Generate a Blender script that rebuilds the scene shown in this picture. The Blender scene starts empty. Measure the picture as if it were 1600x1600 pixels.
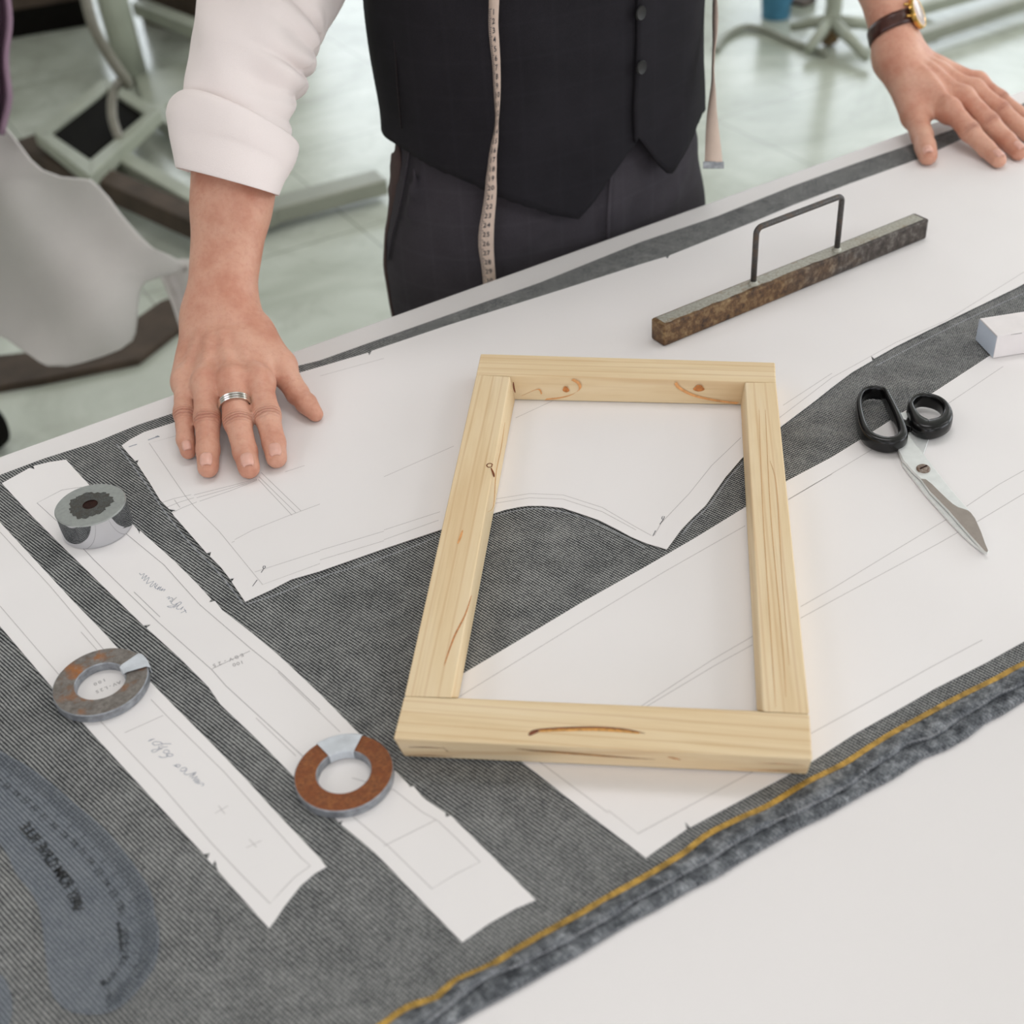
import bpy, bmesh, math, random
import numpy as np
from mathutils import Vector, Matrix
random.seed(7)
LAMP_W = 11.3; STAND = (-1.62, 1.95); EXPO = 0.0; WROT = -40
sc = bpy.context.scene
COL = sc.collection
# ------------------------------------------------------------------ camera geometry (used to lay out things on real planes)
F_PX = 2000.0; PITCH = math.radians(38); ROLL = math.radians(-4.5); CZ = 1.5
_fw = np.array([0, math.cos(PITCH), -math.sin(PITCH)]); _r0 = np.array([1., 0, 0]); _u0 = np.array([0, math.sin(PITCH), math.cos(PITCH)])
_rt = math.cos(ROLL)*_r0 + math.sin(ROLL)*_u0; _up = -math.sin(ROLL)*_r0 + math.cos(ROLL)*_u0
CAM = np.array([0, 0, CZ])
def ray(px, py): return _fw + _rt*(px-800)/F_PX + _up*(800-py)/F_PX
def Z(px, py, z):
    d = ray(px, py); return CAM + d*(z-CZ)/d[2]
def Y(px, py, y):
    d = ray(px, py); return CAM + d*y/d[1]
def D(px, py, depth): return CAM + ray(px, py)*depth
def proj(p):
    v = np.asarray(p)-CAM; d = v@_fw; return 800+F_PX*(v@_rt)/d, 800-F_PX*(v@_up)/d
T = 0.900            # table top
CL1 = T+0.0012       # top of the lower cloth layer
CL = T+0.0024        # top of the cloth
PP = T+0.0030        # top of the paper
# ------------------------------------------------------------------ materials
def lin(c):
    return tuple(((x/255)/12.92 if x/255 <= .04045 else ((x/255+.055)/1.055)**2.4) for x in c)
class NT:
    def __init__(s, name):
        s.m = bpy.data.materials.new(name); s.m.use_nodes = True
        s.t = s.m.node_tree; s.b = s.t.nodes['Principled BSDF']
    def n(s, typ, ins=None, **kw):
        nd = s.t.nodes.new(typ)
        for k, v in kw.items(): setattr(nd, k, v)
        for k, v in (ins or {}).items(): s.set(nd, k, v)
        return nd
    def set(s, nd, k, v):
        sock = nd.inputs[k]
        if isinstance(v, bpy.types.NodeSocket): s.t.links.new(v, sock)
        elif isinstance(v, (tuple, list)) and sock.type == 'RGBA' and len(v) == 3: sock.default_value = (*v, 1)
        else: sock.default_value = v
    def coord(s, rot=(0,0,0), scale=(1,1,1)):
        c = s.n('ShaderNodeTexCoord')
        mp = s.n('ShaderNodeMapping', {'Vector': c.outputs['Object'], 'Rotation': rot, 'Scale': scale})
        return mp.outputs[0]
    def noise(s, vec, scale, detail=3, rough=.55, out='Fac', dist=0):
        return s.n('ShaderNodeTexNoise', {'Vector': vec, 'Scale': scale, 'Detail': detail, 'Roughness': rough, 'Distortion': dist}).outputs[out]
    def ramp(s, fac, stops, interp='LINEAR'):
        r = s.n('ShaderNodeValToRGB', {'Fac': fac}); cr = r.color_ramp; cr.interpolation = interp
        while len(cr.elements) < len(stops): cr.elements.new(.5)
        for e, (p, c) in zip(cr.elements, stops):
            e.position = p; e.color = (*c, 1) if len(c) == 3 else c
        return r.outputs['Color']
    def mix(s, a, b, f, mode='MIX'):
        nd = s.n('ShaderNodeMix', data_type='RGBA', blend_type=mode)
        s.set(nd, 0, f); s.set(nd, 6, a); s.set(nd, 7, b); return nd.outputs[2]
    def math(s, op, a, b=0.0, c=0.0):
        nd = s.n('ShaderNodeMath', operation=op); s.set(nd, 0, a); s.set(nd, 1, b); s.set(nd, 2, c); return nd.outputs[0]
    def bump(s, h, strength=.3, dist=.001):
        nd = s.n('ShaderNodeBump', {'Height': h, 'Strength': strength, 'Distance': dist}); s.set(s.b, 'Normal', nd.outputs[0])
    def out(s, color=None, rough=.6, metal=0., spec=.5, **kw):
        if color is not None: s.set(s.b, 'Base Color', color)
        s.set(s.b, 'Roughness', rough); s.set(s.b, 'Metallic', metal); s.set(s.b, 'Specular IOR Level', spec)
        for k, v in kw.items(): s.set(s.b, k.replace('_', ' '), v)
        return s.m
def plain(name, rgb, rough=.6, metal=0., spec=.5, var=.06, scale=40, bump=0., **kw):
    N = NT(name); v = N.coord(); f = N.noise(v, scale)
    c = lin(rgb)
    d = tuple(max(0, x*(1-var*2)) for x in c); l = tuple(min(1, x*(1+var*2)) for x in c)
    col = N.ramp(f, [(.3, d), (.7, l)])
    if bump: N.bump(f, bump, .002)
    return N.out(col, rough, metal, spec, **kw)

def m_paper():
    N = NT('paper_white'); v = N.coord(); f = N.noise(v, 6, 2); g = N.noise(v, 900, 2)
    col = N.ramp(f, [(.3, lin((239, 235, 233))), (.7, lin((243, 239, 237)))])
    big = N.noise(v, 14, 1); N.bump(N.math('ADD', N.math('MULTIPLY', big, 1.0), N.math('MULTIPLY', g, .01)), .25, .004)
    return N.out(col, .5, 0, .35)
def m_laminate():
    N = NT('white_laminate'); v = N.coord(); f = N.noise(v, 3, 2)
    col = N.ramp(f, [(.3, lin((234, 230, 228))), (.7, lin((237, 233, 231)))])
    return N.out(col, .35, 0, .4)
RIB = math.radians(-45.5)
def m_denim(washed=False):
    N = NT('grey_washed_denim' if washed else 'grey_ribbed_denim')
    wob = N.coord(); wn = N.noise(wob, 60, 2); wn2 = N.noise(wob, 9, 2)
    v = N.coord(rot=(0, 0, -RIB)); s = N.n('ShaderNodeSeparateXYZ', {0: v})
    per = .00215
    yy = N.math('ADD', s.outputs[1], N.math('ADD', N.math('MULTIPLY', wn, .0009), N.math('MULTIPLY', wn2, .006)))
    a = N.math('SINE', N.math('MULTIPLY', yy, 2*math.pi/per))
    xx = N.math('ADD', s.outputs[0], N.math('MULTIPLY', yy, .25))
    b = N.math('SINE', N.math('MULTIPLY', xx, 2*math.pi/.0017))
    sp = N.noise(wob, 700, 2, .7); blot = N.noise(wob, 130 if washed else 55, 5, .65)
    h = N.math('ADD', N.math('MULTIPLY', a, .36 if not washed else .08), N.math('MULTIPLY', b, .12 if not washed else .04))
    h = N.math('ADD', h, .5)
    h = N.math('ADD', h, N.math('MULTIPLY', N.math('SUBTRACT', sp, .5), .9 if not washed else .8))
    h = N.math('ADD', h, N.math('MULTIPLY', N.math('SUBTRACT', blot, .5), .5 if not washed else 1.6))
    col = N.ramp(h, [(.12, lin((26, 26, 28))), (.5, lin((96, 98, 100))), (.9, lin((176, 176, 172)))] if not washed else
                 [(.1, lin((42, 44, 48))), (.5, lin((98, 101, 105))), (.95, lin((168, 171, 174)))])
    N.bump(h, .35, .0006)
    return N.out(col, .9, 0, .15)
def m_wood(ang):
    N = NT('pale_pine_wood'); v = N.coord(rot=(0, 0, -ang), scale=(1, 1, 1))
    st = N.n('ShaderNodeMapping', {'Vector': v, 'Scale': (2.2, 26, 26)}).outputs[0]
    f = N.noise(st, 2.2, 4, .6, dist=.4); st2 = N.n('ShaderNodeMapping', {'Vector': v, 'Scale': (3, 120, 120)}).outputs[0]
    g = N.noise(st2, 2.0, 3, .6)
    rings = N.n('ShaderNodeTexWave', {'Vector': N.n('ShaderNodeMapping', {'Vector': v, 'Scale': (.6, 9, 9)}).outputs[0], 'Scale': 4.0, 'Distortion': 3.5, 'Detail': 2.0, 'Detail Scale': .6}, bands_direction='Y').outputs['Fac']
    col = N.ramp(f, [(.25, lin((220, 190, 146))), (.5, lin((232, 208, 168))), (.75, lin((238, 218, 184)))])
    col = N.mix(col, lin((196, 148, 96)), N.ramp(rings, [(.86, (0, 0, 0)), (1, (.28, .28, .28))]))
    col = N.mix(col, lin((200, 165, 118)), N.ramp(g, [(.55, (0, 0, 0)), (.8, (.5, .5, .5))]))
    N.bump(g, .15, .0006)
    return N.out(col, .62, 0, .3)
def m_rust(base, rust, dark, amount=.5, scale=60, metal=.5, rough=.5, name='rusted_steel'):
    N = NT(name); v = N.coord(); f = N.noise(v, scale, 6, .65); g = N.noise(v, scale*4, 4, .7)
    a = N.ramp(f, [(amount-.06, (0, 0, 0)), (amount+.06, (1, 1, 1))])
    c0 = N.mix(lin(base), lin(dark), N.ramp(g, [(.35, (0, 0, 0)), (.7, (1, 1, 1))]))
    c1 = N.mix(lin(rust), lin(dark), N.ramp(g, [(.45, (0, 0, 0)), (.75, (.8, .8, .8))]))
    col = N.mix(c0, c1, a)
    N.bump(g, .4, .0008)
    return N.out(col, rough, N.math('MULTIPLY', N.math('SUBTRACT', 1.0, a), metal), .5)
SKN = {}
def m_skin():
    N = NT('skin'); v = N.coord(); f = N.noise(v, 30, 4, .6); g = N.noise(v, 260, 4, .65); w = N.noise(v, 120, 3, .6)
    col = N.ramp(f, [(.3, lin((200, 138, 114))), (.5, lin((214, 160, 136))), (.72, lin((224, 176, 152)))])
    col = N.mix(col, lin((190, 122, 104)), N.ramp(g, [(.5, (0, 0, 0)), (.8, (.4, .4, .4))]))
    SKN['N'] = N; SKN['col'] = col; SKN['h'] = N.math('ADD', N.math('MULTIPLY', g, .5), w); SKN['v'] = v
    return N.out(col, .5, 0, .35, Subsurface_Weight=.12, Subsurface_Radius=(.012, .004, .002), Subsurface_Scale=.4)
def skin_creases(joints):
    N = SKN['N']; v = SKN['v']; h = SKN['h']; tot = None
    for p, d in joints:
        rel = N.n('ShaderNodeVectorMath', {0: v, 1: tuple(map(float, p))}, operation='SUBTRACT').outputs[0]
        ln = N.n('ShaderNodeVectorMath', {0: rel}, operation='LENGTH').outputs['Value']
        u = N.n('ShaderNodeVectorMath', {0: rel, 1: tuple(map(float, d))}, operation='DOT_PRODUCT').outputs['Value']
        g = N.math('EXPONENT', N.math('MULTIPLY', N.math('POWER', N.math('DIVIDE', ln, .0125), 4.0), -1.0))
        gu = N.math('EXPONENT', N.math('MULTIPLY', N.math('POWER', N.math('DIVIDE', N.math('ABSOLUTE', u), .0042), 2.0), -1.0))
        nz = N.math('MULTIPLY', N.math('SUBTRACT', N.noise(v, 160, 2), .5), .0035)
        s = N.math('SINE', N.math('MULTIPLY', N.math('ADD', u, nz), 2*math.pi/.0026))
        k = N.math('MULTIPLY', N.math('MULTIPLY', g, gu), N.math('MULTIPLY', s, .5))
        h = N.math('ADD', h, N.math('MULTIPLY', k, 3.0)); a = N.math('MULTIPLY', N.math('MULTIPLY', g, gu), N.math('ADD', .45, N.math('MULTIPLY', s, -.35)))
        tot = a if tot is None else N.math('ADD', tot, a)
    N.set(N.b, 'Base Color', N.mix(SKN['col'], lin((168, 104, 86)), N.math('MINIMUM', N.math('MULTIPLY', tot, .9), .8)))
    N.bump(h, .45, .0012)
def m_cloth(name, rgb, rough=.85, weave=1400, var=.1, wr=0., check=False):
    N = NT(name); v = N.coord(); s = N.n('ShaderNodeSeparateXYZ', {0: v})
    n1 = N.noise(v, weave, 2, .7); n2 = N.noise(v, 18, 3)
    c = lin(rgb); d = tuple(x*(1-var) for x in c); l = tuple(min(1, x*(1+var)) for x in c)
    col = N.ramp(N.math('ADD', N.math('MULTIPLY', n1, .6), N.math('MULTIPLY', n2, .4)), [(.35, d), (.65, l)])
    if check:
        r = (s.outputs[0], s.outputs[2])
        for q in r:
            k = N.math('SINE', N.math('MULTIPLY', N.math('ADD', q, N.math('MULTIPLY', n2, .004)), 2*math.pi/.034))
            col = N.mix(col, lin(tuple(min(255, int(x*1.2)+3) for x in rgb)), N.ramp(k, [(.9, (0, 0, 0)), (1, (.16, .16, .16))]))
    N.bump(N.math('ADD', N.math('MULTIPLY', n1, .3), N.math('MULTIPLY', n2, wr)), .5, .0015)
    return N.out(col, rough, 0, .2)
def m_floor():
    N = NT('grey_green_marble_tile'); v = N.coord()
    f = N.noise(v, 1.6, 6, .6, dist=1.2); g = N.noise(v, 5, 6, .65, dist=2)
    col = N.ramp(f, [(.3, lin((158, 163, 148))), (.5, lin((186, 191, 178))), (.7, lin((206, 211, 200)))])
    col = N.mix(col, lin((150, 152, 138)), N.ramp(g, [(.5, (0, 0, 0)), (.75, (.5, .5, .5))]))
    vr = N.coord(rot=(0, 0, math.radians(-28)))
    br = N.n('ShaderNodeTexBrick', {'Vector': vr, 'Color1': (1, 1, 1), 'Color2': (1, 1, 1), 'Mortar': (0, 0, 0), 'Scale': 1.0, 'Mortar Size': .003, 'Mortar Smooth': .2, 'Brick Width': .6, 'Row Height': .6}, offset=0.0)
    col = N.mix(lin((148, 150, 138)), col, br.outputs['Color'])
    return N.out(col, .22, 0, .5)

PAPER = m_paper(); LAM = m_laminate(); DENIM = m_denim(); WASH = m_denim(True)
GRAPH = plain('graphite_line', (168, 164, 163), .7, var=.02)
GRAPH2 = plain('faint_graphite_line', (194, 189, 187), .7, var=.02)
INK = plain('blue_grey_pen_ink', (140, 146, 160), .7, var=.02)
INKD = plain('dark_pen_ink', (62, 64, 74), .7, var=.02)
CHALK = plain('chalk_dust', (150, 152, 156), .9, var=.2, scale=900)
GOLD = plain('gold_selvedge', (170, 134, 58), .6, 0, .4, var=.25, scale=160)
CHROME = NT('polished_chrome').out(lin((205, 206, 210)), .06, 1.0)
BRUSH = plain('brushed_steel', (160, 163, 160), .45, .6, .5, var=.04, scale=300)
GREASE = m_rust((90, 92, 88), (62, 58, 50), (36, 34, 32), .5, 260, .3, .6, 'grease_stain')
RUSTH = plain('dark_rust_hole', (46, 26, 20), .8, 0, .2, var=.2, scale=300)
RUST1 = m_rust((138, 132, 126), (160, 96, 36), (98, 90, 84), .58, 60, .35, .48, 'mottled_rusty_steel')
RUST2 = m_rust((150, 88, 40), (132, 70, 26), (100, 54, 24), .5, 120, .0, .6, 'brown_rust')
RUST3 = m_rust((98, 84, 68), (132, 102, 62), (56, 44, 36), .5, 150, .1, .55, 'dark_brown_rust')
RINGEDGE = plain('worn_steel_edge', (150, 153, 158), .4, .5, .5, var=.15, scale=200)
BARTOP = m_rust((186, 186, 175), (150, 134, 110), (150, 144, 130), .62, 90, .35, .45, 'worn_steel_top')
TAPEW = plain('pale_grey_tape', (206, 211, 216), .45, 0, .4, var=.06, scale=120)
BLACKP = plain('glossy_black_plastic', (12, 11, 11), .25, 0, .4, var=.05)
STEELB = plain('satin_blade_steel', (232, 234, 232), .38, .4, .5, var=.02, scale=200)
BEVEL = plain('ground_bevel_steel', (158, 148, 140), .4, .5, .5, var=.03, scale=200)
SCREW = m_rust((170, 160, 150), (110, 84, 66), (120, 104, 92), .5, 400, .7, .3, 'bronze_steel_screw')
SKIN = m_skin(); NAIL = plain('fingernail', (226, 174, 156), .3, 0, .5, var=.03, scale=100)
SHIRT = m_cloth('white_cotton_shirt', (244, 233, 229), .85, 1500, .02, 1.2)
VEST = m_cloth('charcoal_waistcoat_wool', (34, 32, 36), .9, 1300, .3, .3, check=True)
VESTB = m_cloth('plum_black_vest_back', (38, 32, 34), .6, 900, .15, .4)
TROU = m_cloth('charcoal_trouser_wool', (64, 60, 65), .9, 1300, .25, .4, check=True)
TROUB = m_cloth('lit_brown_grey_pocket_cloth', (84, 69, 67), .85, 1300, .2, .5)  # brown pocket strip, with its lit tone put into the colour
SILVER = NT('silver').out(lin((225, 222, 215)), .18, 1.0)
GOLDM = NT('yellow_gold').out(lin((214, 172, 96)), .2, 1.0)
LEATH = plain('dark_brown_leather', (66, 34, 26), .35, 0, .5, var=.15, scale=150)
TAPEM = plain('cream_measuring_tape', (222, 200, 184), .6, 0, .3, var=.03)
FLOOR = m_floor()
WALLM = plain('white_wall_paint', (214, 214, 208), .9, var=.01, scale=2)
GREYM = plain('grey_green_painted_metal', (140, 142, 128), .4, 0, .5, var=.05, scale=8)
GREYL = plain('pale_grey_green_metal', (158, 162, 146), .4, 0, .5, var=.05, scale=8)
BLK = plain('matt_black_rubber', (16, 14, 11), .85, 0, .1, var=.1)
BROWN = plain('dark_brown_board_and_shade', (72, 60, 50), .7, 0, .3, var=.15, scale=12)
CLOTHW = m_cloth('pale_grey_draped_cloth', (212, 207, 202), .8, 600, .04, .6)
PURP = m_cloth('purple_fabric', (150, 124, 140), .85, 600, .15, 1.5)
BLUE = plain('blue_plastic', (66, 122, 150), .5, 0, .4)
HOSE = plain('grey_hose', (128, 124, 112), .45, 0, .5)
# ------------------------------------------------------------------ object helpers
def link(name, me, mat, parent=None, smooth=False):
    o = bpy.data.objects.new(name, me); COL.objects.link(o)
    mats = mat if isinstance(mat, (list, tuple)) else [mat]
    for m in mats: me.materials.append(m)
    if smooth: me.polygons.foreach_set('use_smooth', [True]*len(me.polygons))
    if parent is not None:
        o.parent = parent
        o.matrix_parent_inverse = Matrix.Translation(-parent.location)
    return o
def mesh(name, vs, fs, mat, parent=None, smooth=False, midx=None):
    me = bpy.data.meshes.new(name); me.from_pydata([tuple(map(float, v)) for v in vs], [], fs); me.validate()
    o = link(name, me, mat, parent, smooth)
    if midx: me.polygons.foreach_set('material_index', midx)
    me.update(); return o
def fixn(o):
    bm = bmesh.new(); bm.from_mesh(o.data); bmesh.ops.recalc_face_normals(bm, faces=bm.faces); bm.to_mesh(o.data); bm.free(); return o
def tag(o, label, cat, group=None, kind=None):
    o['label'] = label; o['category'] = cat
    if group: o['group'] = group
    if kind: o['kind'] = kind
    return o
def thing(name, loc, label, cat, group=None):
    o = bpy.data.objects.new(name, None); COL.objects.link(o); o.location = tuple(loc); o.empty_display_size = .02
    return tag(o, label, cat, group)
def prism_v(pts, z0, z1, vs, fs, bot=None):
    n = len(pts); b = len(vs); bot = bot or pts
    vs += [(p[0], p[1], z1) for p in pts] + [(p[0], p[1], z0) for p in bot]
    fs.append(list(range(b, b+n))); fs.append(list(range(b+2*n-1, b+n-1, -1)))
    for i in range(n): fs.append([b+i, b+n+i, b+n+(i+1) % n, b+(i+1) % n])
def prism(name, pts, z0, z1, mat, parent=None, bot=None, bevel=0, seg=2):
    vs, fs = [], []; prism_v(pts, z0, z1, vs, fs, bot)
    o = fixn(mesh(name, vs, fs, mat, parent))
    if bevel: bev(o, bevel, seg)
    return o
def bev(o, w, seg=2, ang=30):
    m = o.modifiers.new('bevel', 'BEVEL'); m.width = w; m.segments = seg; m.limit_method = 'ANGLE'; m.angle_limit = math.radians(ang)
    o.data.polygons.foreach_set('use_smooth', [True]*len(o.data.polygons))
    w2 = o.modifiers.new('wn', 'WEIGHTED_NORMAL'); w2.keep_sharp = True; return o
def smooth_pts(pts, n=6, closed=False):
    P = [np.array(p, float) for p in pts]; out = []; m = len(P)
    rng = range(m) if closed else range(m-1)
    for i in rng:
        p0 = P[(i-1) % m] if (closed or i > 0) else P[i]; p1 = P[i]; p2 = P[(i+1) % m]
        p3 = P[(i+2) % m] if (closed or i < m-2) else p2
        for k in range(n):
            t = k/n
            out.append(.5*((2*p1)+(-p0+p2)*t+(2*p0-5*p1+4*p2-p3)*t*t+(-p0+3*p1-3*p2+p3)*t**3))
    if not closed: out.append(P[-1])
    return out
def ribbon_v(pts, w, z, vs, fs, th=.00006):
    """flat strip on the plane z along world points"""
    P = [np.array(p[:2], float) for p in pts]
    ws = w if isinstance(w, (list, tuple)) else [w]*len(P)
    b = len(vs)
    for i, p in enumerate(P):
        d = P[min(i+1, len(P)-1)]-P[max(i-1, 0)]; L = np.linalg.norm(d) or 1; nn = np.array([-d[1], d[0]])/L*ws[i]/2
        vs += [(p[0]+nn[0], p[1]+nn[1], z+th), (p[0]-nn[0], p[1]-nn[1], z+th)]
    for i in range(len(P)-1): fs.append([b+2*i, b+2*i+1, b+2*i+3, b+2*i+2])
def lines(name, polys, w, z, mat, parent, sm=0):
    if name != 'handwriting' and len(polys) > 1:
        for pl in polys: lines(name, [pl], w, z, mat, parent, sm)
        return
    vs, fs = [], []
    for pl in polys:
        if sm: pl = smooth_pts(pl, sm)
        ribbon_v([Z(x, y, z) for x, y in pl], w, z, vs, fs)
    return mesh(name, vs, fs, mat, parent)
def tube_v(path, rad, vs, fs, seg=14, cap=True, flat=None, ups=None):
    P = [np.array(p, float) for p in path]; n = len(P)
    rad = rad if isinstance(rad, (list, tuple, np.ndarray)) else [rad]*n
    b = len(vs); prev = None
    for i, p in enumerate(P):
        d = P[min(i+1, n-1)]-P[max(i-1, 0)]; d /= np.linalg.norm(d)
        if ups is not None: u = np.array(ups, float)
        elif prev is None: u = np.array([0, 0, 1.]) if abs(d[2]) < .9 else np.array([1., 0, 0])
        else: u = prev
        u = u-d*(u@d); u /= np.linalg.norm(u); prev = u; s = np.cross(d, u)
        ru, rs = (rad[i], rad[i]) if np.isscalar(rad[i]) else rad[i]
        for k in range(seg):
            a = 2*math.pi*k/seg; vs.append(tuple(p+u*ru*math.cos(a)+s*rs*math.sin(a)))
    for i in range(n-1):
        for k in range(seg):
            k2 = (k+1) % seg; fs.append([b+i*seg+k, b+i*seg+k2, b+(i+1)*seg+k2, b+(i+1)*seg+k])
    if cap:
        fs.append([b+k for k in range(seg)][::-1]); fs.append([b+(n-1)*seg+k for k in range(seg)])
def tube(name, path, rad, mat, parent=None, seg=14, **kw):
    vs, fs = [], []; tube_v(path, rad, vs, fs, seg, **kw); return fixn(mesh(name, vs, fs, mat, parent, True))
def lathe(name, prof, c, mat, parent=None, seg=72, midx=None, axis=None):
    """prof: (r,z) list closed into a ring profile or solid; material index per segment"""
    vs, fs, mi = [], [], []; n = len(prof)
    R = Matrix.Identity(3)
    if axis is not None: R = Vector((0, 0, 1)).rotation_difference(Vector(axis)).to_matrix()
    for k in range(seg):
        a = 2*math.pi*k/seg
        for r, z in prof:
            v = R @ Vector((r*math.cos(a), r*math.sin(a), z)); vs.append((c[0]+v.x, c[1]+v.y, c[2]+v.z))
    for k in range(seg):
        k2 = (k+1) % seg
        for i in range(n-1):
            fs.append([k*n+i, k2*n+i, k2*n+i+1, k*n+i+1]); mi.append(midx[i] if midx else 0)
    o = mesh(name, vs, fs, mat, parent, True)
    o.data.polygons.foreach_set('material_index', mi) if len(o.data.polygons) == len(mi) else None
    bm = bmesh.new(); bm.from_mesh(o.data); bmesh.ops.remove_doubles(bm, verts=bm.verts, dist=1e-6); bmesh.ops.recalc_face_normals(bm, faces=bm.faces)
    for e in bm.edges:
        if len(e.link_faces) == 2 and e.calc_face_angle(0) > math.radians(35): e.smooth = False
    bm.to_mesh(o.data); bm.free(); return o
def grid(name, rows, mat, parent=None, closed=False, solid=0, smooth=True):
    vs = [tuple(p) for r in rows for p in r]; m = len(rows[0]); fs = []
    for i in range(len(rows)-1):
        for k in range(m if closed else m-1):
            k2 = (k+1) % m; fs.append([i*m+k, i*m+k2, (i+1)*m+k2, (i+1)*m+k])
    o = mesh(name, vs, fs, mat, parent, smooth)
    if solid:
        s = o.modifiers.new('solid', 'SOLIDIFY'); s.thickness = solid; s.offset = 0
    return o
def box_v(c, size, vs, fs, rz=0, R=None):
    b = len(vs); x, y, z = [s/2 for s in size]; R = R or Matrix.Rotation(rz, 3, 'Z')
    for sx, sy, sz in [(-1,-1,-1),(1,-1,-1),(1,1,-1),(-1,1,-1),(-1,-1,1),(1,-1,1),(1,1,1),(-1,1,1)]:
        v = R @ Vector((sx*x, sy*y, sz*z)); vs.append((c[0]+v.x, c[1]+v.y, c[2]+v.z))
    for f in [(3,2,1,0),(4,5,6,7),(0,1,5,4),(1,2,6,5),(2,3,7,6),(3,0,4,7)]: fs.append([b+i for i in f])
def box(name, c, size, mat, parent=None, rz=0, bevel=0, R=None):
    vs, fs = [], []; box_v(c, size, vs, fs, rz, R); o = mesh(name, vs, fs, mat, parent)
    if bevel: bev(o, bevel)
    return o
_glyph = {}; GB = [0.012]
def glyph(ch, bold=0):
    if ch not in _glyph:
        cu = bpy.data.curves.new('g', 'FONT'); cu.body = ch; cu.resolution_u = 3; cu.offset = GB[0]
        o = bpy.data.objects.new('g', cu); COL.objects.link(o); dg = bpy.context.evaluated_depsgraph_get()
        me = o.evaluated_get(dg).to_mesh(); _glyph[ch] = ([tuple(v.co) for v in me.vertices], [list(p.vertices) for p in me.polygons])
        o.evaluated_get(dg).to_mesh_clear(); bpy.data.objects.remove(o); bpy.data.curves.remove(cu)
    return _glyph[ch]
def put_glyph(ch, o3, ex, ey, size, vs, fs):
    gv, gf = glyph(ch)
    if not gv: return 0
    xs = [v[0] for v in gv]; cx = (min(xs)+max(xs))/2
    b = len(vs)
    for v in gv: vs.append(tuple(o3+ex*(v[0]-cx)*size+ey*(v[1]-.35)*size))
    for f in gf: fs.append([b+i for i in f])
# ------------------------------------------------------------------ implicit surfaces
def cap(P, a, b, ra, rb, n=None, s=1.0):
    a = np.array(a, np.float32); b = np.array(b, np.float32); ba = b-a; L = float(ba@ba) or 1e-9
    t = np.clip(((P-a)@ba)/L, 0, 1); q = P-a-t[..., None]*ba
    if n is not None:
        n = np.array(n, np.float32); n = n/np.linalg.norm(n); q = q+(s-1)*(q@n)[..., None]*n
    return np.sqrt((q*q).sum(-1))-(ra+(rb-ra)*t)
def ell(P, c, r, R=None):
    q = P-np.array(c, np.float32)
    if R is not None: q = q@np.array(R, np.float32)
    q = q/np.array(r, np.float32); k = np.sqrt((q*q).sum(-1)); return (k-1)*min(r)
def smin(a, b, k):
    if k <= 0: return np.minimum(a, b)
    h = np.clip(.5+.5*(b-a)/k, 0, 1); return b*(1-h)+a*h-k*h*(1-h)
def surfnet(f, lo, hi, h):
    lo = np.array(lo, np.float32); n = np.ceil((np.array(hi)-lo)/h).astype(int)+1
    ax = [lo[i]+h*np.arange(n[i], dtype=np.float32) for i in range(3)]
    V = np.empty(n, np.float32)
    for i in range(0, n[0], 16):
        G = np.stack(np.meshgrid(ax[0][i:i+16], ax[1], ax[2], indexing='ij'), -1); V[i:i+16] = f(G)
    S = V < 0
    c = [S[a:n[0]-1+a, b:n[1]-1+b, d:n[2]-1+d] for a in (0, 1) for b in (0, 1) for d in (0, 1)]
    act = np.any(c, 0) & ~np.all(c, 0); idx = -np.ones(act.shape, int); ii = np.argwhere(act); idx[act] = np.arange(len(ii))
    acc = np.zeros((len(ii), 3)); cnt = np.zeros(len(ii))
    cor = [(a, b, d) for a in (0, 1) for b in (0, 1) for d in (0, 1)]
    for p in range(8):
        for q in range(p+1, 8):
            A, B = cor[p], cor[q]
            if sum(abs(x-y) for x, y in zip(A, B)) != 1: continue
            va = V[ii[:, 0]+A[0], ii[:, 1]+A[1], ii[:, 2]+A[2]]; vb = V[ii[:, 0]+B[0], ii[:, 1]+B[1], ii[:, 2]+B[2]]
            m = (va < 0) != (vb < 0); t = np.where(m, va/np.where(m, va-vb, 1), 0)
            acc[m] += (np.array(A)+t[:, None]*(np.array(B)-np.array(A)))[m]; cnt[m] += 1
    verts = lo+h*(ii+acc/cnt[:, None])
    faces = []
    for axn in range(3):
        u, w = [(1, 2), (2, 0), (0, 1)][axn]
        sl0 = [slice(1, -1)]*3; sl0[axn] = slice(0, n[axn]-1); sl1 = list(sl0); sl1[axn] = slice(1, n[axn])
        e = S[tuple(sl0)] != S[tuple(sl1)]; k = np.argwhere(e)
        off = np.array([1, 1, 1]); off[axn] = 0; k = k+off
        ins = S[k[:, 0], k[:, 1], k[:, 2]]
        def g(du, dw):
            q = k.copy(); q[:, u] -= du; q[:, w] -= dw; return idx[q[:, 0], q[:, 1], q[:, 2]]
        a, b, c2, d = g(1, 1), g(0, 1), g(0, 0), g(1, 0)
        Q = np.stack([a, b, c2, d], 1); Q[~ins] = Q[~ins][:, ::-1]; faces.append(Q)
    return verts, np.concatenate(faces)
# ------------------------------------------------------------------ room
def struct(name, o): o.name = name; o['kind'] = 'structure'; return o
struct('floor', box('floor', (0, 3.0, -.05), (10.4, 13.4, .1), FLOOR))
struct('ceiling', box('ceiling', (0, 3.0, 3.25), (10.4, 13.4, .1), WALLM))
struct('wall_left', box('wall_left', (-5.1, 3.0, 1.6), (.2, 13.0, 3.2), WALLM))
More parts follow.
